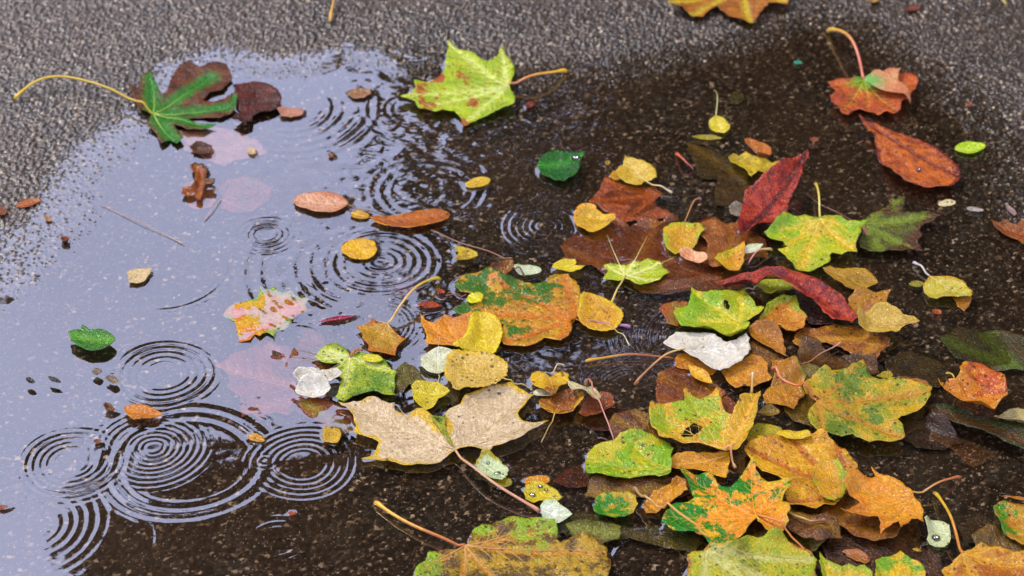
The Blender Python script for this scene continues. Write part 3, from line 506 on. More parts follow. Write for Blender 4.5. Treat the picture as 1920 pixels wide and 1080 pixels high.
leaf(BL, 'curled orange and tan fragment above the ragged bright yellow leaf', [(1395,264),(1404,258),(1415,262),(1421,272),(1432,270),(1445,278),(1447,288),(1436,299),(1416,299),(1408,284),(1399,276)], M_('#b87a44','#b85c1c'), side=False, curl=.010)
leaf(BL, 'crimson red upright leaf with a pointed upper right tip', [(1511,312),(1513,322),(1504,330),(1503,345),(1493,359),(1482,372),(1476,398),(1466,410),(1450,419),(1430,425),(1405,437),(1385,443),(1381,425),(1388,402),(1392,380),(1396,362),(1412,355),(1430,345),(1458,333),(1486,321)], M_('#820c06','#b4300a',c='#5c0c08',cw=.003,rough=.2,spots=.7,scale=110), joint=(1386,440), veins=[(1508,315)], curl=.012, wave=.006, bank=.012, vc=('#5c100a','#7c2010'))
leaf(ML, 'dark olive green leaf with rusty points, right of the yellow green one with upright stem', [(1614,440),(1624,428),(1623,410),(1640,400),(1660,392),(1668,382),(1664,362),(1680,374),(1690,366),(1696,385),(1690,400),(1712,404),(1730,400),(1766,408),(1748,420),(1732,424),(1724,434),(1728,446),(1720,456),(1731,476),(1705,472),(1690,476),(1665,472),(1650,476),(1630,474),(1612,468)], M_('#5a5c16','#3c3a14',c='#6c7c1c',e='#4c2a16',ew=.007,rough=.2,scale=110), joint=(1617,422), veins=[(1680,375),(1755,408),(1722,472),(1650,470)], vc=('#7c8428','#5c5c20'), stem=[(1617,422),(1580,406),(1540,385),(1510,360)], sc=('#5c3426','#4c2c26'), sr=(.9,.7), curl=.003, wave=.003, lift=.002)
leaf(ML, 'yellow green maple leaf with an upright yellow stem, below the crimson leaf', [(1537,419),(1552,416),(1576,415),(1588,423),(1603,424),(1624,431),(1612,443),(1612,452),(1604,462),(1607,474),(1590,474),(1578,478),(1560,474),(1557,488),(1540,498),(1516,505),(1494,503),(1486,490),(1472,479),(1458,469),(1478,463),(1468,455),(1445,452),(1432,443),(1450,433),(1462,425),(1478,416),(1508,415),(1525,419)], M_('#b8b432','#a4ae34',c='#cbab3a',cw=.006,e='#8c9420',ew=.004,spots=.3,scale=60,p='#8aaa34'), joint=(1537,421), veins=[(1438,443),(1500,500),(1600,470),(1618,432),(1468,463)], vc=('#d4c858','#b8b840'), stem=[(1537,421),(1534,385),(1529,337)], sc=('#c4b258','#d2b648'), sr=(.9,1.0), curl=.003, wave=.003, bank=.008, lift=.014, patches=[(1470,432,28),(1602,430,20),(1450,440,20)])
leaf(BL, 'narrow white leaf touching the left tip of the yellow green maple leaf with upright stem', ('lance',(1389,452),(1433,434),.42), M_('#d3d6ba','#c4c8a4'), vc=('#e2e2cc','#d4d4b8'), vr=.25, side=False, z_add=.004)
leaf(BL, 'round orange yellow leaf with thin bent stem, right of the white radiating veins', [(1243,432),(1256,421),(1270,418),(1287,417),(1303,424),(1322,440),(1311,448),(1304,460),(1298,468),(1280,471),(1266,478),(1252,468),(1244,452)], M_('#cfa234','#c08c28',e='#a8ac38',ew=.003,spots=.15), joint=(1283,418), veins=[(1273,474)], stem=[(1283,418),(1300,388),(1314,373)], sc=('#a8702c','#b47a68'), sr=(.5,.8), curl=.002, vc=('#b88a30','#b88a30'), vr=.3, lift=.006)
leaf(ML, 'pale green leaf centre with long white veins radiating over the brown water', [(1132,497),(1145,493),(1156,496),(1175,498),(1188,490),(1197,494),(1215,488),(1237,493),(1243,506),(1256,514),(1244,521),(1236,531),(1215,533),(1200,536),(1183,529),(1172,524),(1160,528),(1148,526),(1130,523),(1140,512)], M_('#b6bf5c','#9ca848',c='#ccd07c',cw=.003), joint=(1173,519), veins=[(1138,440),(1214,446),(1268,484),(1136,497),(1236,530)], vc=('#d4cf94','#b8b474'), vr=.5, stem=[(1173,519),(1158,545),(1140,582)], sc=('#c2a862','#c8ac60'), sr=(.7,.9), curl=.002, z_add=.001)
leaf(BL, 'small rose pink oval leaf on the edge of the round orange yellow leaf', ('round',(1275,472),(1325,494),.50), M_('#d39a7c','#dca884',e='#e2b89a'), vc=('#dca48c','#d09078'), vr=.2, side=False, curl=.003, z_add=.001)
leaf(BL, 'folded orange leaf with a yellow back, right of the small rose pink oval leaf', [(1394,463),(1396,480),(1391,496),(1384,507),(1368,508),(1352,502),(1339,495),(1352,484),(1366,472),(1380,466)], M_('#d3a04c','#c98c3c',e='#ccb81c',ew=.004), joint=(1342,495), veins=[(1392,468)], curl=.005, vc=('#d8ac60','#c8a040'), vr=.25)
leaf(BL, 'rose pink oval leaf with a dark thin stem, floating where sky meets dark reflection', ('round',(653,384),(548,376),.62), M_('#c79a84','#d4ab92',e='#bd8a74'), vc=('#cfa48c','#c89a84'), vr=.25, stem=[(653,386),(690,395),(735,406)], sc=('#8a6028','#4c3a24'), sr=(.5,.4), curl=.002, lift=.001)
leaf(BL, 'small cream oval leaf between the rose pink oval leaf and the orange lance leaf', ('round',(658,399),(692,408),.68), M_('#d8c07c','#cba85c',e='#b88838'), vc=('#e0cc94','#c8ac64'), vr=.25, side=False)
leaf(BL, 'orange brown lance shaped leaf floating on the dark water near the rose pink oval leaf', [(694,411),(715,407),(740,406),(762,401),(790,394),(820,392),(838,397),(844,402),(840,411),(822,419),(795,426),(765,430),(735,427),(705,419)], M_('#b06024','#a0521e',e='#c88a34',ew=.003,spots=.2), joint=(694,412), veins=[(842,402)], vc=('#bc7434','#a86028'), vr=.3, curl=.003, side=True)
leaf(BL, 'pale yellow oval leaf floating above the wide ring ripples', ('round',(873,350),(919,335),.58), M_('#cba95c','#b8964c',e='#d8bc78'), vc=('#d8bc78','#c4a458'), vr=.2, side=False)
leaf(BL, 'round golden yellow leaf floating inside the ring ripples', ('round',(660,450),(690,487),.95), M_('#dca818','#cb9414',spots=.2), vc=('#c8a438','#c09020'), vr=.25)
leaf(BL, 'dull yellow leaf with a notched left side, right of the ring ripples', [(852,465),(868,464),(882,468),(895,475),(896,482),(886,488),(870,490),(850,488),(860,477)], M_('#a88e4c','#967a38',e='#bca45c'), joint=(894,479), veins=[(855,487)], curl=.002)
leaf(BL, 'crumpled dark brown leaf touching the white oval leaf', [(961,487),(963,500),(957,511),(948,526),(935,532),(923,524),(916,510),(925,498),(942,492)], M_('#7c4a32','#5c3424',c='#8c6848'), joint=(960,488), veins=[(925,525)], curl=.009, wave=.004, stem=[(960,488),(925,473),(870,455),(808,428)], sc=('#8a5c44','#7a5440'), sr=(.7,.5), lift=.001)
leaf(BL, 'white oval leaf with a dark stalk crossing it, above the big orange and green leaf', ('round',(963,507),(1016,504),.62), M_('#d2d6b8','#bdc4a0',spots=.15), vc=('#e0e2cc','#d0d4b8'), vr=.25, side=False, curl=.002, stem=[(964,507),(974,505),(984,516)], sc=('#5c3828','#4c2c20'), sr=(.5,.6), lift=.0012)
leaf(BL, 'dull ochre sliver under the bright yellow lance leaf', ('lance',(1023,529),(1056,514),.42), M_('#8a7030','#9c8238'), side=False)
leaf(BL, 'bright yellow lance leaf with an eaten edge, right of the white oval leaf', [(1035,502),(1045,493),(1060,487),(1078,488),(1081,494),(1078,499),(1086,501),(1097,500),(1088,507),(1068,512),(1048,510)], M_('#d8c022','#c4ac1c',spots=.1), joint=(1036,502), veins=[(1080,494)], curl=.003, side=False, z_add=.001)
leaf(ML, 'big mottled orange, yellow and dark green leaf in the middle of the picture', [(852,540),(858,524),(875,514),(905,511),(930,518),(948,528),(965,524),(1000,535),(1028,530),(1045,522),(1065,519),(1082,530),(1090,555),(1092,575),(1088,590),(1079,598),(1070,600),(1073,615),(1066,632),(1052,641),(1038,640),(1020,636),(1007,646),(985,652),(965,650),(945,648),(936,630),(945,612),(920,600),(890,592),(862,592),(848,583),(868,572),(890,565),(880,552),(862,548)], M_('#b87a14','#c28e1c',c='#c06c12',cw=.004,spots=.55,scale=50,dark='#34401a',p='#3a6414'), joint=(1080,598), veins=[(905,520),(870,585),(950,642),(1060,528),(1050,636)], vc=('#b8741c','#a8781c'), vr=.3, curl=.001, wave=.002, stem=[(1080,600),(1100,603),(1130,607),(1182,612)], sc=('#a8682c','#a8789c'), sr=(.6,.9), lift=.002, patches=[(900,535,40),(950,522,34),(868,578,30),(1010,540,26),(948,622,22)])
leaf(BL, 'round lemon yellow leaf lying on the dark green corner of the big mottled leaf', ('round',(878,553),(902,565),1.15), M_('#d6cc1e','#c4b818'), vc=('#dcd44c','#ccc030'), vr=.25, stem=[(874,556),(855,552),(835,551)], sc=('#8a5444','#7a3c2c'), sr=(.45,.4), lift=.002)
leaf(BL, 'amber leaf with toothed margin, touching the right side of the big mottled leaf', [(1090,556),(1100,552),(1112,553),(1130,560),(1150,569),(1163,580),(1169,592),(1164,606),(1154,618),(1132,622),(1108,618),(1090,608),(1082,597),(1086,580),(1086,566)], M_('#cf9a26','#c08618',e='#d0ac3c',ew=.003,spots=.2), joint=(1150,618), veins=[(1094,558)], edge='serr', vc=('#d8a83c','#cc9830'), vr=.25, stem=[(1150,618),(1168,630),(1180,645)], sc=('#b8a05c','#c8b88c'), sr=(.45,.4), curl=.002, z_add=.001)
leaf(BL, 'small rust red lance leaf right of the long yellow stem of the tan maple leaf', ('lance',(782,571),(829,573),.42), M_('#a8442c','#943820'), side=False)
leaf(ML, 'tan maple leaf with a long straight yellow stem pointing to the upper right', [(728,610),(716,607),(706,606),(700,598),(692,608),(680,612),(668,616),(678,628),(682,642),(692,652),(690,660),(705,662),(722,664),(742,666),(744,652),(752,644),(762,636),(745,628),(738,618)], M_('#b48c44','#a37a3a',e='#b4703c',ew=.004), joint=(727,609), veins=[(672,618),(700,602),(755,637),(740,662),(695,658)], vc=('#c8a860','#b08c48'), vr=.3, stem=[(727,609),(762,580),(795,550),(825,523)], sc=('#c8a45c','#cfae30'), sr=(.9,1.1), curl=.003, wave=.002, lift=.014)
leaf(ML, 'orange leaf with horned corners, tucked under the toothed yellow round leaf', [(787,592),(797,602),(815,607),(824,598),(833,591),(848,597),(868,596),(886,592),(890,612),(880,635),(870,655),(852,654),(832,652),(812,649),(797,649),(800,632),(792,612)], M_('#d68c38','#c87c2c',e='#d89a50',ew=.003), joint=(862,650), veins=[(790,596),(832,595),(800,645)], vc=('#dc9c4c','#cc8840'), vr=.25, curl=.004, wave=.002)
leaf(BL, 'bright yellow round toothed leaf, right of the orange leaf with horned corners', [(884,598),(895,591),(912,589),(928,596),(939,610),(943,628),(936,645),(930,656),(918,665),(905,660),(890,654),(868,657),(848,655),(862,644),(876,630),(880,612)], M_('#d8bc38','#cbaa28',e='#dcc860',ew=.003,spots=.1), joint=(915,663), veins=[(900,594)], edge='serr', curl=.002, vc=('#dcc858','#d0b840'), vr=.25, z_add=.0005)
leaf(BL, 'slender crimson pink leaf floating edge on, above the pale striped leaf veins', ('lance',(597,603),(668,592),.17), M_('#7c1c2c','#8c3048',rough=.15), vc=('#b45c6c','#b45c6c'), vr=.4, side=False, curl=.001)
leaf(ML, 'blotchy green and yellow leaf with white veins fanning to the left', [(655,668),(645,655),(630,647),(612,650),(600,660),(590,672),(612,684),(640,682),(628,700),(640,712),(636,732),(628,748),(645,755),(662,745),(680,740),(700,736),(722,742),(742,742),(740,720),(744,705),(732,694),(725,680),(708,672),(690,668),(672,662)], M_('#8c9c34','#5c7c28',c='#c0c874',cw=.005,spots=.6,scale=80), joint=(657,671), veins=[(548,660),(545,680),(560,645),(640,745),(738,700),(610,700)], vc=('#d0cc9c','#7c6a58'), vr=.45, side=True, curl=.001, wave=.002, stem=[(657,671),(668,664),(679,655)], sc=('#a8642c','#c88a3c'), sr=(1.2,.8), lift=.004)
leaf(BL, 'lemon yellow oval leaf lying on the blotchy green leaf', ('round',(680,669),(718,674),.55), M_('#cfc428','#c0b41c'), side=False, vc=('#d8d050','#ccc438'), vr=.25, z_add=.001)
leaf(BL, 'upper of the two chalky white leaves beside the blotchy green leaf', [(549,708),(560,697),(585,694),(608,697),(632,700),(643,708),(636,716),(612,720),(585,722),(560,722)], M_('#dcd8cc','#c9c2b0',spots=.2), joint=(642,710), veins=[(552,710)], curl=.006, wave=.003, z_add=.001)
leaf(BL, 'lower of the two chalky white leaves beside the blotchy green leaf', ('round',(620,728),(553,731),.70), M_('#dfdbcf','#cfc8b6',spots=.15), vc=('#e6e2d8','#d8d2c4'), vr=.3, curl=.004, z_add=.002)
leaf(BL, 'small tan square cornered leaf under the left lobe of the big cream maple leaf', [(604,806),(612,799),(625,800),(638,805),(640,816),(632,830),(606,830)], M_('#c8aa6c','#b8985c'), side=False)
leaf(BL, 'small yellow leaf with a pale tip just above the big cream maple leaf', [(771,729),(780,722),(800,722),(818,722),(832,730),(844,739),(836,746),(822,752),(812,766),(798,771),(786,762),(776,750)], M_('#cbb83c','#b8a030',e='#cfb864',ew=.004,spots=.4), joint=(842,739), veins=[(775,735)], vc=('#d4c464','#c4b048'), vr=.25, curl=.004)
big = [(854,850),(846,853),(838,858),(818,869),(800,872),(782,871),(765,873),(749,870),(727,864),(704,862),(690,862),(677,861),(688,858),(699,855),(706,845),(711,833),(706,830),(699,826),(680,820),(663,814),(668,803),(664,795),(663,786),(655,775),(649,766),(634,757),(655,759),(679,758),(688,753),(699,751),(708,752),(716,757),(730,760),(741,758),(739,767),(742,773),(754,776),(763,778),(771,774),(782,769),(793,773),(804,779),(812,788),(820,797),(836,806),(832,788),(838,776),(850,770),(863,766),(868,755),(874,744),(890,740),(905,737),(921,731),(945,728),(963,724),(966,730),(974,737),(984,742),(991,746),(1000,748),(989,757),(982,767),(975,774),(971,781),(974,788),(980,793),(990,796),(1000,797),(1015,795),(1029,794),(1014,801),(1002,807),(990,814),(982,822),(966,829),(949,835),(935,839),(924,841),(917,851),(905,849),(893,847),(878,846),(863,846)]
leaf(ML, 'big cream maple leaf spread in two wings with a long pinkish stem', big, M_('#c6b294','#ceba9e',c='#bda684',cw=.0015,e='#c9a53a',ew=.0045,spots=.35,scale=60), joint=(854,847), veins=[(642,759),(684,861),(992,747),(1022,794),(832,796),(742,762)], vc=('#d2bc94','#c8ac74'), vr=.4, stem=[(854,849),(880,878),(920,912),(970,940),(1012,957)], sc=('#b88c64','#c88c70'), sr=(1.0,1.1), curl=.005, wave=.003, lift=.008)
leaf(BL, 'dark green stalk like fold in the cleft of the big cream maple leaf', [(852,842),(838,822),(826,806),(812,790),(806,778),(818,780),(836,778),(834,796),(842,818),(850,832)], M_('#3c4a14','#5c7018',e='#94941c',ew=.002), side=False, z_add=.0005)
leaf(BL, 'small white round leaf with two hair thin stalks, left of the large speckled cream leaf', ('round',(822,657),(822,700),1.02), M_('#d6d6bc','#c4c4a0',spots=.15), vc=('#e2e2d0','#d4d4bc'), vr=.2, side=False, stem=[(822,700),(824,708),(818,724)], sc=('#b8b084','#a89c70'), sr=(.4,.35), lift=.003)
leaf(BL, 'large speckled cream leaf with toothed edge above the big cream maple leaf', [(836,672),(850,664),(872,661),(895,663),(920,667),(940,675),(953,688),(951,704),(944,722),(930,732),(912,738),(890,740),(868,738),(850,733),(846,722),(836,712),(832,696),(838,684)], M_('#cfb47c','#bfa268',c='#c2a668',e='#d2b46c',ew=.003,spots=.75), joint=(945,722), veins=[(845,674)], edge='serr', vc=('#d8bc7c','#ccac68'), vr=.3, stem=[(945,722),(975,716),(1000,721)], sc=('#c8a860','#b89858'), sr=(.5,.45), curl=.003, wave=.002, z_add=.003, lift=.004)
leaf(BL, 'red brown leaf right of the spotted ochre half leaf', [(1092,760),(1105,742),(1130,735),(1148,742),(1154,762),(1140,775),(1120,784),(1098,786),(1085,780)], M_('#8c4420','#743818',spots=.4), joint=(1095,785), veins=[(1148,745)], curl=.005, wave=.003)
leaf(BL, 'spotted ochre half leaf with a brown patch, hanging its stem downwards', [(1010,752),(1025,742),(1045,735),(1070,730),(1090,738),(1098,752),(1090,766),(1075,776),(1050,780),(1030,777),(1015,766)], M_('#c98c14','#8a4c1c',e='#d8a018',ew=.004,spots=.8,scale=60,p='#7a4218'), joint=(1040,779), veins=[(1082,736)], stem=[(1040,779),(1030,800),(1015,825)], sc=('#b8904c','#8c7444'), sr=(.5,.4), curl=.004, z_add=.001, patches=[(1052,742,28)])
leaf(BL, 'small white leaf with dark specks tucked under the yellow heart leaf', ('round',(1000,732),(1040,742),.68), M_('#d8d2b4','#ccc49c',spots=.7), side=False, z_add=.001)
leaf(BL, 'yellow heart shaped leaf with brown specks, point down', [(1031,706),(1022,698),(1008,695),(998,699),(994,709),(999,722),(1010,732),(1022,742),(1033,748),(1042,746),(1048,735),(1058,723),(1068,712),(1067,700),(1056,695),(1043,697)], M_('#d6aa12','#cb9c10',c='#c08c10',spots=.85,scale=60,dark='#5c3410',p='#8c5410'), joint=(1031,706), veins=[(1038,744)], stem=[(1034,703),(1045,688),(1058,682)], sc=('#c8b080','#d4c8a0'), sr=(.45,.4), curl=.001, wave=.001, z_add=.002, lift=.004, patches=[(1037,736,12)])
leaf(BL, 'narrow cream leaf lying slantwise right of the yellow heart leaf', ('round',(1065,718),(1126,746),.42), M_('#cfc4a0','#bfb288',spots=.2), vc=('#d8ceb0','#c8bc94'), vr=.3, side=False, z_add=.003, curl=.003)
leaf(BL, 'small olive leaf edge under the white leaf with water drops', [(925,900),(940,893),(958,898),(960,908),(945,914),(928,908)], M_('#7c7030','#8c7c34'), side=False)
leaf(BL, 'white oval leaf with dark specks and large water drop, beside the long pinkish stem', [(893,862),(903,853),(920,852),(935,858),(942,868),(953,876),(952,892),(942,903),(928,902),(912,892),(896,886),(890,874)], M_('#c9d2ac','#b4bf94',e='#a89c58',ew=.0015,spots=.5), joint=(948,898), veins=[(895,860)], vc=('#d4dcc0','#c4ccac'), vr=.25, side=False, curl=.003)
leaf(BL, 'orange leaf half hidden behind the yellow leaf with water drops', ('round',(983,905),(1032,898),.62), M_('#cf8c18','#c07c14',spots=.4), side=False)
leaf(BL, 'yellow leaf with water drops, right of the white speckled leaf', [(981,922),(985,912),(998,905),(1015,905),(1030,912),(1045,922),(1055,934),(1045,941),(1025,940),(1012,939),(1000,945),(986,938)], M_('#cfb81c','#bfa818',spots=.25), joint=(1052,935), veins=[(984,920)], curl=.004, vc=('#d4c444','#c8b42c'), vr=.25)
leaf(BL, 'crumpled white leaf at the end of the long pinkish stem', [(1013,952),(1022,943),(1038,942),(1050,949),(1064,958),(1073,966),(1064,976),(1048,983),(1030,980),(1017,972)], M_('#d8dcc8','#c4ccb0',e='#b4c098',spots=.25), joint=(1015,956), veins=[(1070,966)], curl=.005, wave=.004)
# ---- middle right heap
leaf(BL, 'rusty fringe leaf peeking out left of the large yellow green leaf with dark slit', [(1236,578),(1250,568),(1272,564),(1290,566),(1290,600),(1270,612),(1252,606),(1246,592)], M_('#96542a','#84662c',e='#9c4c24'), side=False)
leaf(BL, 'burgundy black sheet painted as the shade below the crimson curled strip', [(1470,540),(1510,545),(1545,570),(1570,595),(1560,612),(1520,610),(1500,590),(1480,565)], M_('#33100a','#28100c'), side=False)  # added sheet, its near black colours paint the shade under the raised strip
leaf(ML, 'orange and yellow leaf under the red strip, left of the burgundy black painted shade', [(1418,604),(1432,590),(1440,572),(1452,565),(1468,559),(1490,560),(1496,574),(1500,588),(1513,602),(1508,612),(1505,624),(1490,629),(1474,622),(1462,614),(1445,610),(1430,610)], M_('#c8841a','#b46c18',e='#8c9426',ew=.005,spots=.4), joint=(1420,603), veins=[(1485,562),(1508,604),(1490,625)], vc=('#a8601c','#a86c20'), vr=.35, curl=.003, wave=.003)
leaf(BL, 'plain tan brown pointed leaf beneath the large yellow green leaf with dark slit', [(1403,614),(1418,608),(1438,610),(1456,616),(1466,630),(1470,650),(1478,673),(1462,664),(1445,655),(1425,645),(1408,632)], M_('#a87038','#9a6430',spots=.2), joint=(1475,671), veins=[(1412,616)], curl=.003, z_add=.001)
leaf(ML, 'golden orange leaf under the right side of the white leaf', [(1350,690),(1372,684),(1392,676),(1408,667),(1425,672),(1440,684),(1440,700),(1448,714),(1428,720),(1412,727),(1394,722),(1378,728),(1362,712)], M_('#c8861a','#b8741a',spots=.8,scale=90), joint=(1395,725), veins=[(1408,672),(1438,700),(1355,692)], curl=.002, wave=.002)
leaf(BL, 'orange leaf peeking out below the left side of the white leaf', [(1266,672),(1275,662),(1295,664),(1320,680),(1345,697),(1335,704),(1310,700),(1285,692),(1268,688)], M_('#cb8220','#b87018',spots=.3), side=False)
leaf(BL, 'bright yellow orange lance leaf below the white leaf', ('lance',(1290,687),(1336,720),.40), M_('#d6a014','#c88c10',spots=.2), vc=('#dcb034','#cc9c20'), vr=.25, side=True, z_add=.002, curl=.001)
leaf(BL, 'large chalk white leaf with a long orange stem trailing to the lower left', [(1243,645),(1254,634),(1267,626),(1290,624),(1318,627),(1340,631),(1362,645),(1380,642),(1398,632),(1405,640),(1407,655),(1402,672),(1390,683),(1372,691),(1350,698),(1335,697),(1318,688),(1300,676),(1282,663),(1262,656)], M_('#dcd7ca','#d2cabb',spots=.15,scale=40), joint=(1284,661), veins=[(1400,645)], vc=('#e0dacc','#d4ccb8'), vr=.3, stem=[(1284,661),(1262,670),(1228,690),(1190,716)], sc=('#cfb070','#a06838'), sr=(.7,.8), curl=.004, wave=.002, z_add=.002, lift=.010, edge='plain')
leaf(ML, 'large yellow green leaf with a dark slit and worn veins, above the white leaf', [(1296,543),(1305,549),(1318,551),(1332,547),(1352,549),(1368,546),(1382,549),(1394,543),(1402,556),(1410,567),(1418,580),(1432,588),(1420,596),(1405,602),(1391,604),(1402,609),(1404,618),(1396,628),(1390,634),(1376,641),(1364,642),(1352,632),(1340,627),(1320,627),(1300,628),(1282,625),(1276,612),(1270,603),(1263,594),(1266,584),(1290,578),(1294,562)], M_('#aeb02c','#9ca83a',c='#c2b42e',cw=.004,e='#94a438',ew=.004,spots=.3,scale=55,p='#86ac30'), joint=(1388,604), veins=[(1300,550),(1272,598),(1392,552),(1425,590),(1368,636)], vc=('#c8c04c','#b4ac3c'), vr=.35, hole=[(1357,568),(1366,571),(1369,578),(1366,583),(1359,580),(1356,573)], curl=.003, wave=.003, z_add=.002, patches=[(1300,572,28),(1280,600,20),(1340,560,16)])
leaf(BL, 'yellow green pointed leaf under the crimson curled strip', [(1417,539),(1428,527),(1440,523),(1465,524),(1484,531),(1492,541),(1478,549),(1462,553),(1446,559),(1436,554),(1430,546)], M_('#b0ae2c','#98a028'), joint=(1418,539), veins=[(1488,540)], stem=[(1418,539),(1405,540),(1392,539)], sc=('#c8b4a0','#b8a494'), sr=(.5,.5), vc=('#c0bc50','#b0ac3c'), vr=.25, curl=.003, z_add=.002, lift=.002)
leaf(BL, 'long crimson curled strip of leaf arching over the heap with deep shade below', [(1340,522),(1362,514),(1385,511),(1410,514),(1435,513),(1460,515),(1480,516),(1505,522),(1530,533),(1555,547),(1578,562),(1594,580),(1610,598),(1598,606),(1580,604),(1560,604),(1544,594),(1536,578),(1522,568),(1500,566),(1484,554),(1462,546),(1440,538),(1425,538),(1405,544),(1380,538),(1358,528)], M_('#b03414','#6e1a22',e='#b85848',ew=.002,spots=.9,rough=.3,scale=110), joint=(1345,522), veins=[(1450,520)], vc=('#8c2014','#8c2014'), vr=.3, curl=.006, wave=.007, archl=.006)
leaf(BL, 'mustard brown leaf with a pointed left tip, right of the crimson curled strip', [(1542,509),(1556,505),(1580,506),(1605,504),(1622,506),(1634,516),(1646,533),(1636,538),(1620,546),(1602,548),(1584,541),(1570,530),(1558,522)], M_('#a8803a','#94702c',e='#a87e30',spots=.2), joint=(1546,509), veins=[(1643,533)], vc=('#b08a40','#a07830'), vr=.25, curl=.003, z_add=.001)
leaf(ML, 'grey brown leaf with an orange corner, between the mustard leaf and the pale tan leaf', [(1590,562),(1602,551),(1620,548),(1640,550),(1655,546),(1672,543),(1664,556),(1660,566),(1672,578),(1690,582),(1672,590),(1650,594),(1625,592),(1605,592),(1596,578)], M_('#9c7458','#a8742c',scale=60), joint=(1600,590), veins=[(1668,546),(1685,582)], curl=.003)
leaf(BL, 'pale tan leaf pointing right, at the end of the crimson curled strip', [(1605,611),(1612,600),(1625,591),(1640,583),(1660,582),(1678,588),(1692,598),(1712,602),(1724,607),(1706,611),(1690,614),(1680,622),(1664,625),(1645,627),(1625,625),(1610,619)], M_('#cdb278','#bea066',spots=.3), joint=(1720,607), veins=[(1612,606)], vc=('#a88c58','#b09460'), vr=.3, curl=.007, wave=.003, z_add=.002, bank=.004)
leaf(BL, 'orange tip peeking out under the pale leaf with a grey stem', [(1785,558),(1805,558),(1822,556),(1816,575),(1808,585),(1795,575)], M_('#a86a20','#946024'), side=False)
leaf(BL, 'dim olive leaf scrap left of the pale leaf with a grey stem', ('round',(1704,533),(1735,532),.6), M_('#6c6430','#8a8048'), side=False)
leaf(BL, 'pale yellow leaf with a short grey stem, alone on the right', [(1742,520),(1758,521),(1778,521),(1798,527),(1810,534),(1816,543),(1823,550),(1819,562),(1806,562),(1795,564),(1783,562),(1768,560),(1755,564),(1742,560),(1733,551),(1731,537)], M_('#c4b874','#b8aa62',e='#b89850',ew=.002,spots=.2), joint=(1742,520), veins=[(1812,555)], vc=('#cec484','#c0b470'), vr=.25, stem=[(1742,520),(1728,504),(1713,491)], sc=('#b0aca0','#b8b4b0'), sr=(.8,.9), curl=.003, lift=.003)
leaf(ML, 'greenish orange leaf below the tan brown pointed leaf', [(1445,676),(1462,676),(1480,680),(1490,688),(1496,698),(1512,706),(1506,720),(1509,740),(1496,752),(1488,768),(1472,760),(1455,758),(1436,758),(1430,742),(1440,728),(1450,715),(1448,695)], M_('#b87a1a','#a0661a',e='#7c8c24',ew=.006,spots=.3), joint=(1480,762), veins=[(1450,680),(1500,705),(1435,745)], curl=.002, wave=.002)
leaf(ML, 'big mottled yellow and moss green maple leaf with a curved reddish stem, right middle', [(1530,756),(1540,750),(1528,744),(1510,746),(1504,738),(1512,722),(1528,708),(1545,700),(1560,703),(1575,698),(1590,696),(1600,688),(1618,680),(1624,692),(1625,702),(1634,710),(1650,716),(1665,712),(1682,716),(1700,718),(1722,726),(1746,735),(1742,746),(1743,757),(1732,768),(1718,776),(1705,782),(1690,786),(1682,792),(1692,802),(1697,820),(1685,825),(1668,828),(1650,826),(1630,830),(1612,822),(1598,816),(1578,819),(1560,817),(1545,815),(1530,810),(1520,800),(1514,788),(1518,770)], M_('#c4981a','#8c8c1c',c='#b4801a',cw=.004,spots=.6,scale=90,p='#5c7416'), joint=(1531,755), veins=[(1618,685),(1740,742),(1690,820),(1545,812),(1515,735)], vc=('#b0781c','#94801c'), vr=.35, stem=[(1531,755),(1500,742),(1462,722),(1448,694)], sc=('#b8642c','#c87a5c'), sr=(.9,1.1), curl=.005, wave=.003, z_add=.002, lift=.008, bank=.004, patches=[(1590,722,24),(1570,805,26),(1622,698,20),(1640,770,16)])
leaf(BL, 'small olive yellow leaf above the big mottled maple leaf', [(1643,706),(1655,697),(1668,695),(1675,702),(1670,708),(1655,709)], M_('#a89430','#988428'), side=False)
leaf(BL, 'small tan speckled leaf on the right rim of the big mottled maple leaf', [(1681,714),(1700,707),(1718,706),(1738,712),(1748,724),(1738,731),(1720,726),(1702,720)], M_('#a87a5c','#94684c',spots=.4), side=False, z_add=.002)
leaf(BL, 'cream leaf with a toothed edge at the right border', [(1860,792),(1872,778),(1890,766),(1910,762),(1932,766),(1932,800),(1905,800),(1880,798)], M_('#c0b08c','#aea078',spots=.4), joint=(1930,782), veins=[(1865,790)], curl=.003, edge='serr', z_add=.003)
leaf(BL, 'orange heart shaped leaf with black freckles, standing folded near the right border', [(1795,716),(1798,700),(1808,688),(1824,683),(1842,686),(1858,695),(1874,706),(1884,722),(1888,742),(1884,762),(1872,778),(1858,790),(1842,788),(1825,783),(1805,772),(1785,762),(1768,752),(1755,742),(1764,728),(1778,720),(1790,722)], M_('#cc8412','#c8741a',spots=1.,scale=50,rough=.2,dark='#46200c',p='#b4501a'), joint=(1797,718), veins=[(1860,786)], vc=('#a85c1c','#b06c18'), stem=[(1797,718),(1788,700),(1777,684)], sc=('#a8903c','#b89c38'), sr=(.7,.6), curl=.012, wave=.006, arch=.005, z_add=.003, lift=.006, patches=[(1858,712,32)])
leaf(ML, 'thin brown tip between the golden orange leaf and the holed maple leaf', [(1348,752),(1362,742),(1380,755),(1392,765),(1388,780),(1374,788),(1360,778)], M_('#8a4420','#743a1c'), side=False, z_add=.001)
leaf(ML, 'mustard yellow leaf behind the right lobe of the holed maple leaf', [(1405,800),(1420,793),(1440,795),(1465,802),(1475,820),(1455,832),(1420,832),(1400,825)], M_('#b09c1e','#94881c',spots=.4), side=False)
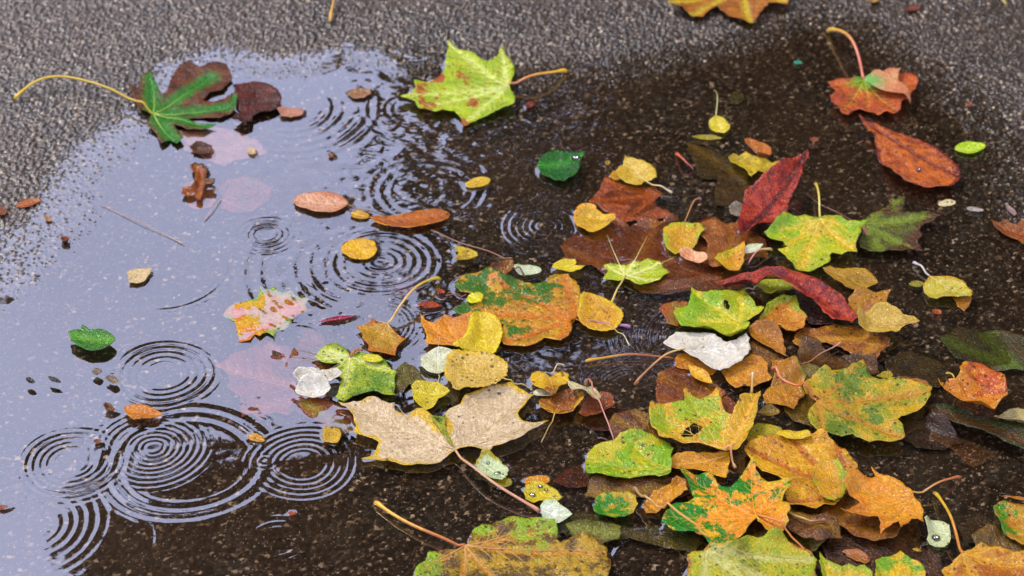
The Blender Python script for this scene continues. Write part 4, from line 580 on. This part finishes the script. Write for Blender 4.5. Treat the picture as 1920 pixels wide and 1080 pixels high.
leaf(ML, 'broad golden leaf with orange veins and brown freckles, lower right heap', [(1395,850),(1402,832),(1425,824),(1450,822),(1480,818),(1510,820),(1540,823),(1562,833),(1585,845),(1598,862),(1608,880),(1600,900),(1590,912),(1582,932),(1565,952),(1545,950),(1530,960),(1505,955),(1480,952),(1470,930),(1472,905),(1450,895),(1428,890),(1412,875)], M_('#d8a010','#c48414',c='#b8641a',cw=.003,spots=.85,scale=60,dark='#6c3c14'), joint=(1590,925), veins=[(1405,845),(1480,822),(1570,835),(1480,945)], vc=('#a8701c','#b4801c'), vr=.3, curl=.004, wave=.003)
leaf(BL, 'bright yellow toothed leaf tip over the broad golden leaf', [(1455,818),(1462,806),(1480,800),(1500,802),(1515,810),(1520,820),(1495,822),(1475,822)], M_('#d8b612','#c8a410'), edge='serr', side=False, z_add=.002)
leaf(BL, 'small brown oval leaf beside the right edge of the holed maple leaf', ('round',(1421,773),(1463,772),.55), M_('#94783c','#7c6430',spots=.3), vc=('#a88c50','#947840'), vr=.3, z_add=.002)
leaf(BL, 'peach coloured folded leaf beneath the holed maple leaf, with a pale rib', [(1256,866),(1270,856),(1300,852),(1335,853),(1367,852),(1369,866),(1366,884),(1361,897),(1342,893),(1325,886),(1300,884),(1278,888),(1258,882)], M_('#cf9448','#c0863e',e='#d8a258',spots=.1), joint=(1362,856), veins=[(1258,872)], vc=('#dcb06c','#d0a05c'), curl=.004, wave=.002)
leaf(ML, 'lime green and yellow leaf with a wavy rim, left of the holed maple leaf', [(1099,862),(1104,845),(1115,835),(1130,831),(1148,830),(1162,822),(1180,818),(1200,817),(1218,820),(1240,825),(1256,832),(1263,845),(1258,862),(1259,880),(1252,896),(1235,899),(1218,893),(1200,894),(1180,899),(1160,898),(1138,903),(1118,900),(1104,901),(1098,882)], M_('#c2ac1e','#aea824',spots=.45,scale=45,p='#7ca02a'), joint=(1258,888), veins=[(1102,860),(1170,822),(1120,898)], vc=('#c0b03c','#a8ac34'), vr=.3, curl=.004, wave=.003, patches=[(1108,885,36),(1180,893,40),(1240,862,32),(1192,820,26)])
leaf(ML, 'orange leaf between the lime green leaf and the green and orange star leaf', [(1205,945),(1222,930),(1240,920),(1258,912),(1268,900),(1285,905),(1290,925),(1270,935),(1250,948),(1230,962),(1212,960)], M_('#cc8c1e','#b87418'), joint=(1280,905), veins=[(1212,955)], curl=.003)
leaf(BL, 'small oval leaf half moss green and half yellow, left of the curved pale brown stem', [(1112,950),(1118,935),(1132,928),(1155,929),(1178,928),(1192,935),(1196,950),(1188,962),(1170,970),(1148,974),(1128,969),(1116,962)], M_('#b8901c','#b0981c',spots=.2,p='#347a18'), joint=(1192,940), veins=[(1116,955)], vc=('#b89c34','#7c8c24'), vr=.25, curl=.003, z_add=.002, patches=[(1120,958,30),(1150,972,22)])
leaf(ML, 'golden and green maple leaf with a hole and ragged brown nicks', [(1360,851),(1345,848),(1325,843),(1310,838),(1290,833),(1270,828),(1250,829),(1235,824),(1222,812),(1219,798),(1216,785),(1218,770),(1232,768),(1250,766),(1268,762),(1282,760),(1283,748),(1284,737),(1292,741),(1300,749),(1312,753),(1325,750),(1335,745),(1340,737),(1344,733),(1347,748),(1352,762),(1360,778),(1372,783),(1380,770),(1386,756),(1395,750),(1408,746),(1425,745),(1422,760),(1419,775),(1416,790),(1412,802),(1406,812),(1402,826),(1396,838),(1380,848),(1370,851)], M_('#c9a024','#cb9c40',c='#d0a04a',cw=.004,spots=.6,scale=55,p='#98a840'), joint=(1360,850), veins=[(1222,775),(1287,742),(1343,740),(1420,748),(1235,822)], vc=('#d8b060','#c8a44c'), vr=.4, hole=[(1276,815),(1282,807),(1292,803),(1300,798),(1308,802),(1318,806),(1312,813),(1302,816),(1292,820),(1282,821)], stem=[(1360,851),(1370,856),(1380,868)], sc=('#d8a074','#c08c5c'), sr=(1.0,.8), curl=.005, wave=.003, z_add=.003, bank=.005, lift=.003, patches=[(1290,772,26),(1332,757,18),(1345,802,24),(1232,795,20)])
leaf(ML, 'star shaped orange maple leaf with green lobes, bottom centre right', [(1418,974),(1405,985),(1398,1002),(1385,1015),(1368,1028),(1350,1030),(1338,1036),(1328,1022),(1318,1008),(1300,1000),(1280,998),(1262,996),(1240,982),(1246,968),(1258,955),(1272,948),(1290,944),(1302,936),(1296,925),(1288,912),(1278,902),(1274,890),(1290,893),(1302,897),(1318,890),(1332,888),(1342,900),(1352,912),(1368,914),(1382,904),(1392,892),(1400,880),(1411,869),(1416,884),(1426,896),(1440,905),(1462,908),(1484,910),(1480,925),(1468,938),(1466,950),(1478,958),(1481,970),(1473,980),(1478,990),(1462,1002),(1446,1006),(1436,996),(1428,984)], M_('#dc9010','#dca414',c='#dc8410',cw=.010,e='#c8a020',ew=.003,spots=.2,scale=60,p='#2c7a1a'), joint=(1418,972), veins=[(1278,893),(1252,972),(1340,1030),(1410,876),(1476,914),(1470,998)], vc=('#dca01c','#c8ac2c'), vr=.4, stem=[(1418,972),(1460,995),(1500,1022),(1532,1052)], sc=('#c07a3c','#a8642c'), sr=(.8,.6), curl=.004, wave=.003, z_add=.004, lift=.005, patches=[(1292,928,40),(1272,972,38),(1390,905,26),(1330,995,24),(1455,925,12)])
leaf(ML, 'yellow brown maple leaf at the bottom border with a long curved yellow stem', [(872,1026),(882,1010),(885,1000),(898,990),(905,983),(922,985),(940,980),(952,972),(968,972),(985,976),(1002,973),(1020,980),(1040,984),(1046,996),(1042,1012),(1052,1020),(1070,1010),(1092,1010),(1112,1014),(1130,1020),(1140,1035),(1138,1052),(1145,1070),(1140,1095),(765,1095),(778,1078),(785,1062),(798,1055),(802,1040),(820,1038),(840,1034),(858,1032)], M_('#b08a1c','#5c4420',c='#b07c24',cw=.003,spots=1.,scale=75,dark='#3c2c1a',p='#8ca43c'), joint=(872,1026), veins=[(925,1022),(1040,990),(1130,1045),(930,1090),(868,1090),(790,1070)], vc=('#c09050','#a87c3c'), vr=.6, stem=[(872,1026),(840,1016),(790,996),(740,968),(704,940)], sc=('#b0642c','#d09c24'), sr=(1.1,1.3), curl=.002, wave=.003, lift=.004, z_add=.001, patches=[(985,982,30),(800,1068,26),(1025,990,20),(905,992,14)])
leaf(ML, 'pale green freckled leaf at the bottom edge, under the star shaped orange leaf', [(1286,1095),(1290,1062),(1288,1042),(1302,1036),(1318,1038),(1332,1034),(1352,1040),(1370,1034),(1392,1022),(1410,1013),(1432,1014),(1452,1010),(1470,1014),(1486,1022),(1505,1030),(1522,1038),(1532,1052),(1528,1068),(1535,1095)], M_('#96a04c','#b0a658',c='#b4b070',cw=.004,e='#a86a2c',ew=.004,spots=1.,scale=110,dark='#4a5424'), joint=(1325,1040), veins=[(1320,1092),(1450,1090),(1520,1050),(1400,1092)], vc=('#b8b46c','#a8a458'), vr=.4, curl=.002, wave=.003, z_add=.001)
leaf(BL, 'peach and green round leaf covering the right end of the broad golden leaf', [(1521,882),(1530,872),(1545,865),(1562,866),(1571,864),(1576,876),(1582,888),(1598,893),(1614,903),(1604,910),(1592,912),(1585,925),(1578,936),(1563,944),(1548,942),(1536,934),(1532,920),(1524,908)], M_('#cb9c58','#bd8c4c',e='#9ca446',ew=.004), joint=(1522,900), veins=[(1600,903)], vc=('#b08c4c','#a87c40'), vr=.3, curl=.003, wave=.002, z_add=.001)
leaf(ML, 'clean orange maple leaf with pointed lobes and a thin stem to the right, lower right', [(1713,930),(1704,918),(1692,909),(1678,902),(1664,898),(1648,893),(1632,882),(1640,894),(1640,900),(1624,902),(1608,900),(1592,903),(1583,916),(1582,928),(1592,935),(1608,940),(1613,944),(1604,950),(1592,958),(1574,966),(1584,972),(1594,978),(1610,981),(1628,984),(1645,980),(1650,992),(1649,1012),(1658,1002),(1672,996),(1683,992),(1688,1000),(1698,990),(1708,978),(1720,978),(1732,983),(1731,965),(1728,950),(1720,938)], M_('#d8861a','#d49034',c='#cf9244',cw=.004,e='#c8740f',ew=.003,spots=.2,scale=55), joint=(1712,931), veins=[(1636,888),(1588,920),(1580,966),(1650,1004),(1728,978)], vc=('#cc8c3c','#c07c2c'), vr=.35, stem=[(1712,931),(1755,914),(1803,887)], sc=('#c09050','#b0602c'), sr=(.7,.8), curl=.006, wave=.003, z_add=.003, bank=.004, lift=.008)
leaf(BL, 'small rosy tan leaf at the bottom below the clean orange maple leaf', [(1578,1034),(1592,1030),(1610,1030),(1622,1036),(1632,1052),(1622,1058),(1605,1052),(1590,1043)], M_('#a87a64','#94684c',spots=.5), side=False)
leaf(BL, 'tiny mustard leaf at the bottom, left of the white round leaf on the yellow stem', ('lance',(1710,1028),(1728,1033),.5), M_('#b08a1c','#a07c18'), side=False)
leaf(ML, 'bright yellow maple leaf cut by the bottom border, left of two yellow ones', [(1536,1040),(1548,1050),(1562,1058),(1578,1066),(1592,1062),(1605,1068),(1620,1064),(1635,1078),(1640,1100),(1545,1100),(1540,1072)], M_('#c8a80f','#b89c14',e='#94a020',ew=.004,spots=.2), joint=(1560,1095), veins=[(1540,1044),(1600,1068),(1630,1080)], vc=('#c8b43c','#bca42c'), vr=.3, curl=.003, z_add=.002)
leaf(ML, 'bright yellow maple leaf cut by the bottom border with green shoulders', [(1640,1100),(1642,1068),(1640,1052),(1654,1044),(1668,1044),(1680,1040),(1688,1034),(1698,1042),(1708,1050),(1722,1056),(1732,1066),(1738,1100)], M_('#d2ac12','#c49c12',spots=.1,p='#6c961e'), joint=(1680,1100), veins=[(1688,1038),(1645,1055),(1730,1068)], vc=('#c8b030','#bc9c24'), vr=.3, curl=.003, z_add=.001, patches=[(1655,1052,16),(1722,1064,18)])
leaf(ML, 'orange brown maple leaf at the bottom right corner with an upright yellow stem', [(1806,1045),(1820,1038),(1838,1028),(1856,1034),(1872,1032),(1900,1040),(1935,1036),(1935,1100),(1762,1100),(1772,1082),(1765,1072),(1785,1060)], M_('#b8701a','#9c5418',c='#c48a2c',e='#c8901c',ew=.004,spots=.5), joint=(1804,1044), veins=[(1770,1078),(1830,1095),(1925,1060),(1855,1034)], vc=('#c89434','#b0762c'), vr=.4, stem=[(1804,1044),(1790,1012),(1774,968),(1753,918)], sc=('#b8701c','#c4a024'), sr=(1.1,1.0), curl=.004, wave=.003, z_add=.001, lift=.012)
leaf(ML, 'yellow and orange leaf with green edges cut by the right border', [(1862,952),(1872,945),(1888,942),(1904,948),(1918,950),(1932,955),(1932,1042),(1915,1030),(1902,1020),(1888,1012),(1876,998),(1874,980),(1865,968)], M_('#b8881a','#a8701c',spots=.5,p='#4c7c24'), joint=(1930,1000), veins=[(1870,950),(1885,1005)], curl=.003, patches=[(1872,958,26),(1880,990,16)])
leaf(BL, 'tan small leaf overlapping the right border above the yellow and orange leaf', ('ovate',(1932,937),(1877,932),.42), M_('#c08c64','#b07c54'), side=False, z_add=.003)
leaf(BL, 'white leaf of two round halves with a big water drop, beside the yellow upright stem', [(1782,998),(1780,984),(1768,978),(1750,977),(1736,982),(1731,990),(1738,997),(1741,1003),(1738,1012),(1744,1022),(1756,1028),(1770,1027),(1780,1018),(1783,1008)], M_('#d0d4b0','#c2c79c',spots=.3), joint=(1780,1000), veins=[(1736,988),(1748,1022)], vc=('#dcdec4','#ccd0ac'), vr=.2, side=False, curl=.003, z_add=.001)
# ---- left part of the puddle
leaf(BL, 'green leaf floating alone on the sky reflection, dark at its right end', [(128,624),(140,621),(152,620),(154,612),(163,616),(168,620),(186,619),(202,624),(212,631),(216,640),(208,649),(196,655),(180,658),(162,657),(146,650),(132,640)], M_('#4a7a3c','#2f5c1a',c='#5c8a3c'), 's', joint=(130,630), veins=[(213,640)], z_add=.0082, curl=.0015, wave=.0012)
leaf(BL, 'orange leaf half under water touching the upper rim of the overlapping ring ripples', [(232,765),(250,760),(270,762),(290,768),(305,778),(292,784),(272,786),(250,788),(238,780)], M_('#c07a3c','#b06c34'), 's', joint=(304,779), veins=[(235,770)], z_add=.0075, curl=.001, wave=.002)
leaf(BL, 'cream square cornered leaf below the small faint ring on the sky reflection', [(238,512),(250,508),(268,506),(285,504),(278,518),(268,530),(256,533),(242,532)], M_('#c8b08c','#d0bc98',e='#b8a078',ew=.002), joint=(284,505), veins=[(242,528)], curl=.001, vc=('#d8c8a8','#c8b490'), vr=.2)
leaf(BL, 'pale orange oval leaf beside a small ring, left of the small tan square leaf', ('round',(465,816),(497,826),.55), M_('#c8a070','#b88c5c'), side=False)
leaf(BL, 'rosy oval leaf lying on the grey stones at the far left', ('round',(30,388),(77,373),.42), M_('#a86c50','#96604a',e='#b8886c'), vc=('#b8806c','#a87460'), vr=.25, side=False)
leaf(BL, 'curled orange brown fragment standing out of the sky reflection', [(356,310),(366,304),(380,306),(390,316),(388,330),(384,340),(404,342),(402,349),(386,350),(380,362),(376,374),(368,372),(366,360),(352,366),(340,362),(343,352),(358,352),(366,345),(368,330),(360,320)], M_('#a85c28','#7c3c18',e='#4c2a14',ew=.0025), curl=.009, wave=.004, side=False)
leaf(BL, 'dark brown curled bit just under the half sunken green maple leaf', [(355,276),(368,269),(385,272),(398,276),(396,286),(380,288),(362,286)], M_('#5c3422','#44281a'), side=False, curl=.006)
leaf(BL, 'pale pink sliver floating right of the dark red brown sunken tip', [(520,210),(535,204),(555,203),(570,207),(566,216),(545,221),(526,219)], M_('#b88c7c','#a88070'), side=False, curl=.002)
leaf(BL, 'faded rosy leaf floating left of the yellow green maple leaf near the top', [(650,175),(660,168),(678,165),(695,168),(697,177),(682,184),(662,184)], M_('#a88874','#8c6c54'), side=False, curl=.003)
FG = 'small leaf scraps scattered on the puddle and stones'
def scrap(label, x, y, wpx, hpx, ang, a, b, curl=.003, grp=None, lay='f'):
    r = np.random.default_rng(int(x*7+y)); n = 9; th = np.linspace(0, 2*math.pi, n, endpoint=False); q = r.uniform(.7, 1.15, n); ca, sa = math.cos(ang), math.sin(ang)
    pts = [(x+wpx*.5*c*k*ca-hpx*.5*s*k*sa, y+wpx*.5*c*k*sa+hpx*.5*s*k*ca) for c, s, k in zip(np.cos(th), np.sin(th), q)]
    return leaf('leaf_scrap', label, pts, M_(a, b), lay, side=False, z_add=0. if lay == 'f' else .0078, curl=curl, edge='soft', group=grp)
scrap('tiny cream scrap under the half sunken green maple leaf', 471, 283, 20, 13, .3, '#c8b498', '#b8a080')
scrap('small curled brown scrap at the left edge of the puddle', 122, 449, 18, 14, .2, '#7c4830', '#5c3420', .006)
scrap('tan scrap lying on the stones beside the rosy oval leaf', 90, 410, 14, 10, .2, '#b08c6c', '#94745c')
scrap('brown scrap at the left border near the rosy oval leaf', 4, 395, 22, 16, .1, '#7c5444', '#6c4434')
scrap('little brown curled scrap above the overlapping ring ripples', 205, 765, 26, 14, .5, '#8c6c5c', '#6c4c3c', .005)
scrap('larger of the two dark muddy scraps left of the middle ring ripple', 210, 712, 26, 14, .3, '#7c6c5c', '#6c5c4c', .001, lay='s')
scrap('smaller of the two dark muddy scraps left of the middle ring ripple', 182, 697, 20, 14, .2, '#746658', '#64564a', .001, lay='s')
scrap('left one of the two black twiggy scraps on the lower left sky reflection', 57, 713, 20, 10, .3, '#33302c', '#2c2824', .001, lay='s')
scrap('right one of the two black twiggy scraps on the lower left sky reflection', 102, 712, 26, 9, .35, '#3c342e', '#2c2824', .001, lay='s')
scrap('little brown splinter above the violet pink sunken leaf', 517, 661, 22, 8, .45, '#5c3a20', '#442c1c')
scrap('rusty scrap lying against the bottom ring ripples', 548, 963, 14, 8, .1, '#a8583c', '#8c4830')
scrap('rusty scrap at the left border under the dark stones', 6, 951, 22, 8, -.1, '#9c6048', '#8c543c')
scrap('brown scrap inside the left of the overlapping ring ripples', 183, 828, 16, 9, .1, '#8c6454', '#7c5444')
scrap('turquoise scrap on the dark stones near the top', 1496, 117, 15, 7, .05, '#5c9c84', '#4c8c74')
scrap('tan leaf scrap touching the top border right of the brown leaf', 1637, 2, 22, 12, .1, '#a88860', '#947450')
scrap('faded red scrap on the stones right of the upright pink stem', 1712, 17, 30, 10, -.1, '#7c4c44', '#6c4038')
scrap('small orange red crumb left of the big glossy orange leaf', 1526, 263, 18, 10, .1, '#94543c', '#7c4834')
scrap('whitish twisted scrap below the big glossy orange leaf', 1826, 392, 36, 9, .1, '#9c9088', '#b0a8a0', .004)
scrap('pinkish scrap right of the whitish twisted scrap', 1896, 395, 26, 9, .8, '#a08884', '#8c7470', .004)
scrap('pale rosy crumb between the yellow green leaf and the dark olive green leaf', 1622, 433, 16, 8, .1, '#b88c7c', '#a87c6c')
scrap('orange crumb below the pale yellow leaf with short grey stem', 1756, 586, 18, 10, .2, '#a8563c', '#94482c')
scrap('rusty crumb beneath the rust orange maple leaf on the stones', 1817, 196, 14, 9, .2, '#94604c', '#7c5040')
scrap('red brown crumb right of the yellow knobbed stem near the top', 995, 196, 22, 12, -.3, '#7c4438', '#643830')
scrap('orange scrap on the olive arcs of ripples left of centre', 620, 291, 12, 7, .1, '#94541c', '#844818')
scrap('reddish crumb at the tip of the lime leaf hair stem', 827, 547, 18, 8, .3, '#b0543c', '#944430')
scrap('tan crumb left of the tan leaf with a pointed top', 1139, 307, 10, 8, .1, '#a88c4c', '#947a40')
# ================================================================ loose stems
loose_stem('orange stem with a yellow end reaching in over the top border', [(634,-30),(630,5),(619,47)], (1.0,1.1), ('#b86c48','#c89a3c'), .008)
loose_stem('green yellow stem tip at the top right corner', [(1850,-10),(1868,3),(1886,16)], (.6,.6), ('#a8a83c','#b8a848'), .004)
loose_stem('thin pink stem lying in the sky reflection above the faint ring', [(190,384),(250,412),(310,440),(345,458)], (.3,.35), ('#9c7468','#a88c70'), .0005)
loose_stem('thin pink stem slanting below the faint pink leaf under the ring ripple', [(415,372),(400,392),(384,412)], (.4,.4), ('#b89488','#b8948c'), .001)
loose_stem('short red stem bit with a pale knob left of the ragged yellow leaf', [(1300,318),(1282,312),(1268,290)], (.6,.9), ('#b86058','#d0603c'), .006)
loose_stem('long stem lying level, yellow at its left end and red to the right', [(1262,672),(1200,671),(1150,673),(1098,679)], (.7,.9), ('#a85c34','#c8942c'), .003)
loose_stem('thin pinkish stem with an orange bud running down to the lime green leaf', [(1152,829),(1135,800),(1112,770),(1103,748),(1098,740)], (.5,.8), ('#c08474','#a8602c'), .012)
loose_stem('thin stem with a pale knot between the greenish orange and the brown sunken leaf', [(1494,699),(1525,680),(1548,664),(1578,646)], (.5,.5), ('#a8643c','#b88c7c'), .004)
loose_stem('thick curved pale brown stem crossing below the small moss green oval leaf', [(1326,1026),(1290,1006),(1255,985),(1218,960),(1200,942),(1189,920)], (.8,1.2), ('#c8903c','#9c7c54'), .010)
loose_stem('yellowish stem with a dark bud right of the star shaped orange leaf', [(1478,974),(1498,988),(1520,998),(1546,1003)], (.7,1.0), ('#b8984c','#7c4c3c'), .003, bulb=2.2)
loose_stem('short pink stem with a cream knob above the crimson curled strip', [(1403,495),(1420,482),(1447,470)], (.6,.9), ('#b87070','#c8b46c'), .006)
loose_stem('dark reddish twig across the pale end of the crumpled brown leaf', [(1408,712),(1409,726),(1409,742)], (.9,.7), ('#d4ccb0','#c8984c'), .010)
loose_stem('hair thin stalk above the small white round leaf', [(822,657),(824,645),(819,636)], (.22,.22), ('#b8ac8c','#a89c80'), .002)
loose_stem('long pale stem lying across the amber toothed leaf', [(1138,592),(1122,580),(1108,600)][::-1], (.4,.4), ('#b08448','#b08448'), .002)
# ================================================================ water with rain rings
wr = .0014; wx = np.arange(X0+.02, X1-.02, wr); wy = np.arange(Y0+.02, Y1-.02, wr); WX, WY = np.meshgrid(wx, wy)
WZ = np.zeros_like(WX)
# (centre px, inner radius, outer radius, wavelength in px, amplitude mm, decay)
RINGS = [((135,868),46,106,15,.26),((308,702),46,104,17,.28),((288,840),20,112,14,.20),((352,866),116,172,30,.30),((566,868),44,106,15,.22),((497,866),4,24,11,.16),
 ((500,440),18,60,12,.28),((420,437),4,17,9,.15),((240,484),36,60,11,.2),((312,508),96,124,13,.2,(-50,75)),((802,358),74,112,22,.28),((716,490),14,112,20,.18),
 ((716,490),120,262,33,.34,(205,40)),((1020,424),12,92,15,.28),((545,205),60,165,25,.26,(-35,60)),((905,275),80,130,24,.2,(40,90)),((1020,560),104,122,22,.42,(-85,60)),((1215,1050),62,84,24,.45),
 ((1330,640),60,190,12,.10),((480,796),5,24,9,.14),((60,625),44,96,12,.10,(80,70)),((447,352),12,38,12,.15),((118,690),60,84,12,.06),((60,985),40,150,22,.05),((790,205),50,120,17,.09,(200,70)),
 ((210,712),12,30,10,.08),((1000,330),40,120,16,.08,(-20,80)),((520,1010),24,80,18,.09),((705,610),40,90,10,.07),((560,640),20,70,11,.07),((1190,730),30,110,9,.035),((190,1010),60,130,26,.08,(-10,60))]
brk = .62+.9*vnoise(WX, WY, .035, 91, 3); brk = np.clip(brk, .6, 1.25)
for rg_ in RINGS:
    c, r0, r1, lam, amp = rg_[:5]
    c0 = P(*c); s = np.linalg.norm(P(c[0]+50, c[1])-P(c[0]-50, c[1]))/100
    a, b, l = r0*s, r1*s, lam*s; r = np.hypot(WX-c0[0], WY-c0[1]); m = (r < b*1.3)
    rr_ = r[m]; th = np.arctan2(WY[m]-c0[1], WX[m]-c0[0]); sd2 = int(c[0]+c[1])
    rr_ = rr_*(1+.02*np.sin(th*3+sd2))
    wob = 1+.2*np.sin(th*2+sd2)+.15*np.sin(th*5+sd2*2)
    if len(rg_) > 5: wob = wob*np.exp(-((np.degrees(th)-rg_[5][0]+180) % 360-180)**2/(2*(rg_[5][1]*.6)**2))
    env = 1/(1+np.exp(-(rr_-a)/(l*.25)))/(1+np.exp((rr_-b)/(l*.35)))
    ph = 2*np.pi*(rr_-b)/l*(1+.15*(b-rr_)/b); WZ[m] += amp*.001*env*wob*(np.cos(ph)+.15*np.cos(2*ph))*brk[m]*(.68+.32*np.sin(2*np.pi*rr_/(l*3.4)+sd2))
cA = P(880, 290); chop = np.exp(-(((WX-cA[0])/.13)**2+((WY-cA[1])/.16)**2)); cB = P(590, 520); chop += .8*np.exp(-(((WX-cB[0])/.05)**2+((WY-cB[1])/.07)**2))
WZ += chop*(.00030*vnoise(WX, WY, .014, 71, 2)+.00008*vnoise(WX, WY, .007, 72, 2))
WZ += .00006*vnoise(WX, WY, .028, 77, 3) + .000018*vnoise(WX, WY, .006, 78, 2)
# surface creeps up where leaves float
F2 = FM.copy()
for _ in range(2):
    Q = np.pad(F2, 1, mode='edge'); F2 = (Q[1:-1, 1:-1]*2+Q[:-2, 1:-1]+Q[2:, 1:-1]+Q[1:-1, :-2]+Q[1:-1, 2:])/6
WZ += .0007*bil(F2, X0, Y0, HR, WX, WY)
# surface creeps up on the stones at the rim
aw = bil(CM, X0, Y0, .01, WX, WY); WZ += np.clip(aw+.0006, 0, .0012)*.8
water = grid_obj('water', WX, WY, WZ, water_mat()); tag(water, 'shallow rain puddle with ring ripples mirroring pale sky and dark trees', 'puddle', kind='structure')
# ================================================================ drops lying on leaves
def drop(label, px, r):
    zl = float(H[int((P(*px)[1]-Y0)/HR), int((P(*px)[0]-X0)/HR)]); p = P(*px, zl); V = []; F = []; n, m = 16, 6
    for i in range(m):
        a = math.pi/2*i/m
        for k in range(n): t = 2*math.pi*k/n; V.append((p[0]+r*math.cos(a)*math.cos(t), p[1]+r*math.cos(a)*math.sin(t), zl-.0001+r*.62*math.sin(a)))
    V.append((p[0], p[1], zl+r*.62))
    for i in range(m-1):
        for k in range(n): F.append((i*n+k, i*n+(k+1) % n, (i+1)*n+(k+1) % n, (i+1)*n+k))
    for k in range(n): F.append(((m-1)*n+k, (m-1)*n+(k+1) % n, m*n))
    F.append(tuple(range(n-1, -1, -1)))
    o = mesh_obj('water_drop', V, F, DROP, loc=(p[0], p[1], zl)); o.location = (p[0], p[1], zl); tag(o, label, 'water drop', 'rain drops lying on leaves')
kd = NT('rain drop'); g_ = kd.n('BsdfGlossy', Roughness=.02); t_ = kd.n('BsdfTransparent', Color=(.96, .98, .96, 1)); f_ = kd.n('Fresnel', IOR=2.0); m_ = kd.n('MixShader', i0=f_.outputs[0])
kd.t.links.new(t_.outputs[0], m_.inputs[1]); kd.t.links.new(g_.outputs[0], m_.inputs[2]); DROP = kd.out(m_.outputs[0])
for lb, px, r in (('large drop on the white leaf right of the big cream maple leaf', (933,889), .0030), ('small drop at the top of the same white leaf', (915,868), .0016), ('biggest drop on the yellow leaf, at its left', (998,928), .0026),
    ('middle drop on the yellow leaf near its top edge', (1013,912), .0020), ('small drop right of the middle of the yellow leaf', (1024,918), .0015), ('drop near the right tip of the yellow leaf', (1040,930), .0013),
    ('large drop on the white leaf of two halves beside the yellow stem', (1755,1008), .0032), ('shiny drop on the dark green leaf above the rings', (1080,296), .0040), ('drop on the big glossy orange leaf', (1722,318), .0022)): drop(lb, px, r)
# ================================================================ the trees mirrored in the water
def bark():
    k = NT('bark'); c = k.n('TexCoord').outputs['Object']; n = k.noise(c, 6., 5.)
    s = k.n('BsdfPrincipled', Roughness=.9); k.put(s.inputs['Base Color'], k.mix(n, lin('#2e261f'), lin('#51463a'))); return k.out(s.outputs[0])
def crown_mat(a, b):
    k = NT('foliage'); c = k.n('TexCoord').outputs['Object']; n = k.noise(c, 1.5, 4.)
    s = k.n('BsdfPrincipled', Roughness=.6); k.put(s.inputs['Base Color'], k.mix(k.rng(n, .35, .65), lin(a), lin(b))); return k.out(s.outputs[0])
BARK = bark()
def tree(label, base, clumps, n, size, cols, height, seed):
    r = np.random.default_rng(seed); b = np.array(base, float)
    root = bpy.data.objects.new('broadleaf_tree', None); COL.objects.link(root); root.location = b
    cl = np.array(clumps, float); top = b+np.array([0, 0, height]); VV = []; FF = []
    def addt(p, rd):
        v, f = tube(p, rd, 8); k = len(VV); VV.extend(v); FF.extend([tuple(x+k for x in q) for q in f])
    addt(spline([b, b+[.1, .05, height*.3], b+[-.05, .1, height*.6], top], 5), np.linspace(height*.03, height*.008, 16))
    for c in cl:
        s = b+np.array([0, 0, min(height*.75, max(height*.22, (c[2]-b[2])*.6))]); mid = (s+c[:3])/2+[0, 0, .15*height*.3]
        addt(spline([s, mid, c[:3]], 5), np.linspace(height*.010, height*.002, 11))
    mesh_obj('trunk', VV, FF, BARK, root, loc=tuple(b))
    wgt = cl[:, 3]**2; k = r.choice(len(cl), n, p=wgt/wgt.sum()); d = r.normal(0, 1, (n, 3)); d /= np.linalg.norm(d, axis=1)[:, None]
    pos = cl[k, :3]+d*(cl[k, 3]*r.uniform(.25, 1, n)**.5)[:, None]*np.array([1, 1, .8])
    u = r.normal(0, 1, (n, 3)); u /= np.linalg.norm(u, axis=1)[:, None]; v = np.cross(u, r.normal(0, 1, (n, 3))); v /= np.linalg.norm(v, axis=1)[:, None]
    sz = size*r.uniform(.6, 1.3, n)[:, None]; P4 = np.stack([pos-u*sz, pos-v*sz*.45, pos+u*sz, pos+v*sz*.45], 1).reshape(-1, 3)
    mesh_obj('crown', P4, np.arange(4*n).reshape(n, 4).tolist(), crown_mat(*cols), root, smooth=False, loc=tuple(b)); tag(root, label, 'tree'); return root
def az(a, e, d, r): a = math.radians(a); return (d*math.sin(a), d*math.cos(a), d*math.tan(math.radians(e))-CAM_H, r)
near = []
rt = np.random.default_rng(5)
for a in np.arange(6, 52, 5.5):
    for e in np.arange(20, 66, 6): near.append(az(a+rt.uniform(-2, 2), e+rt.uniform(-2, 2), 7.5, 1.0))
for a, e in ((-1.5,41),(-3,45),(-4,43),(-6,44),(-8.5,44.5),(-5,47),(-2.5,43),(-10,46.5),(-8,48),(-13,49),(-18,50),(-24,51),(-13,46.8),(-2,50),(-8,54),(-14,56),(-3,57),(-20,57)): near.append(az(a, e, 7.5, .42 if e < 47 else .6))
for q in range(26): near.append(az(rt.uniform(-3.5, 3.5), rt.uniform(27, 41), 7.5, rt.uniform(.14, .26)))
for a in np.arange(-12.4, -1.5, .8):
    for e in (42.2, 43.8, 45.8, 47.8): near.append(az(a+rt.uniform(-.4, .4), e+rt.uniform(-.35, .35), 7.5, .34))
tree('tall dark tree leaning over the path, mirrored on the right of the puddle', (3.1, 7.6, 0), near, 110000, .085, ('#3a4420', '#4c3c1c'), 8.5, 3)
for i, (a, d, h) in enumerate(((-52,24,10),(-40,26,9),(-29,25,10.5),(-19,27,9.5),(-9,26,10.5),(1,25,9.5),(14,27,11))):
    c = [az(a+rt.uniform(-5, 5), e, d, 2.0) for e in (6, 10, 14, 18, 22, 25) for _ in range(3)]
    tree('far autumn tree in the row behind the path, number of trunks from the left %s' % ['first','second','third','fourth','fifth','sixth','last'][i], (d*math.sin(math.radians(a)), d*math.cos(math.radians(a)), 0), c, 8000, .36, (('#4c4a20','#5c3c1a'),('#3c4420','#4a4222'))[i % 2], h, 40+i)
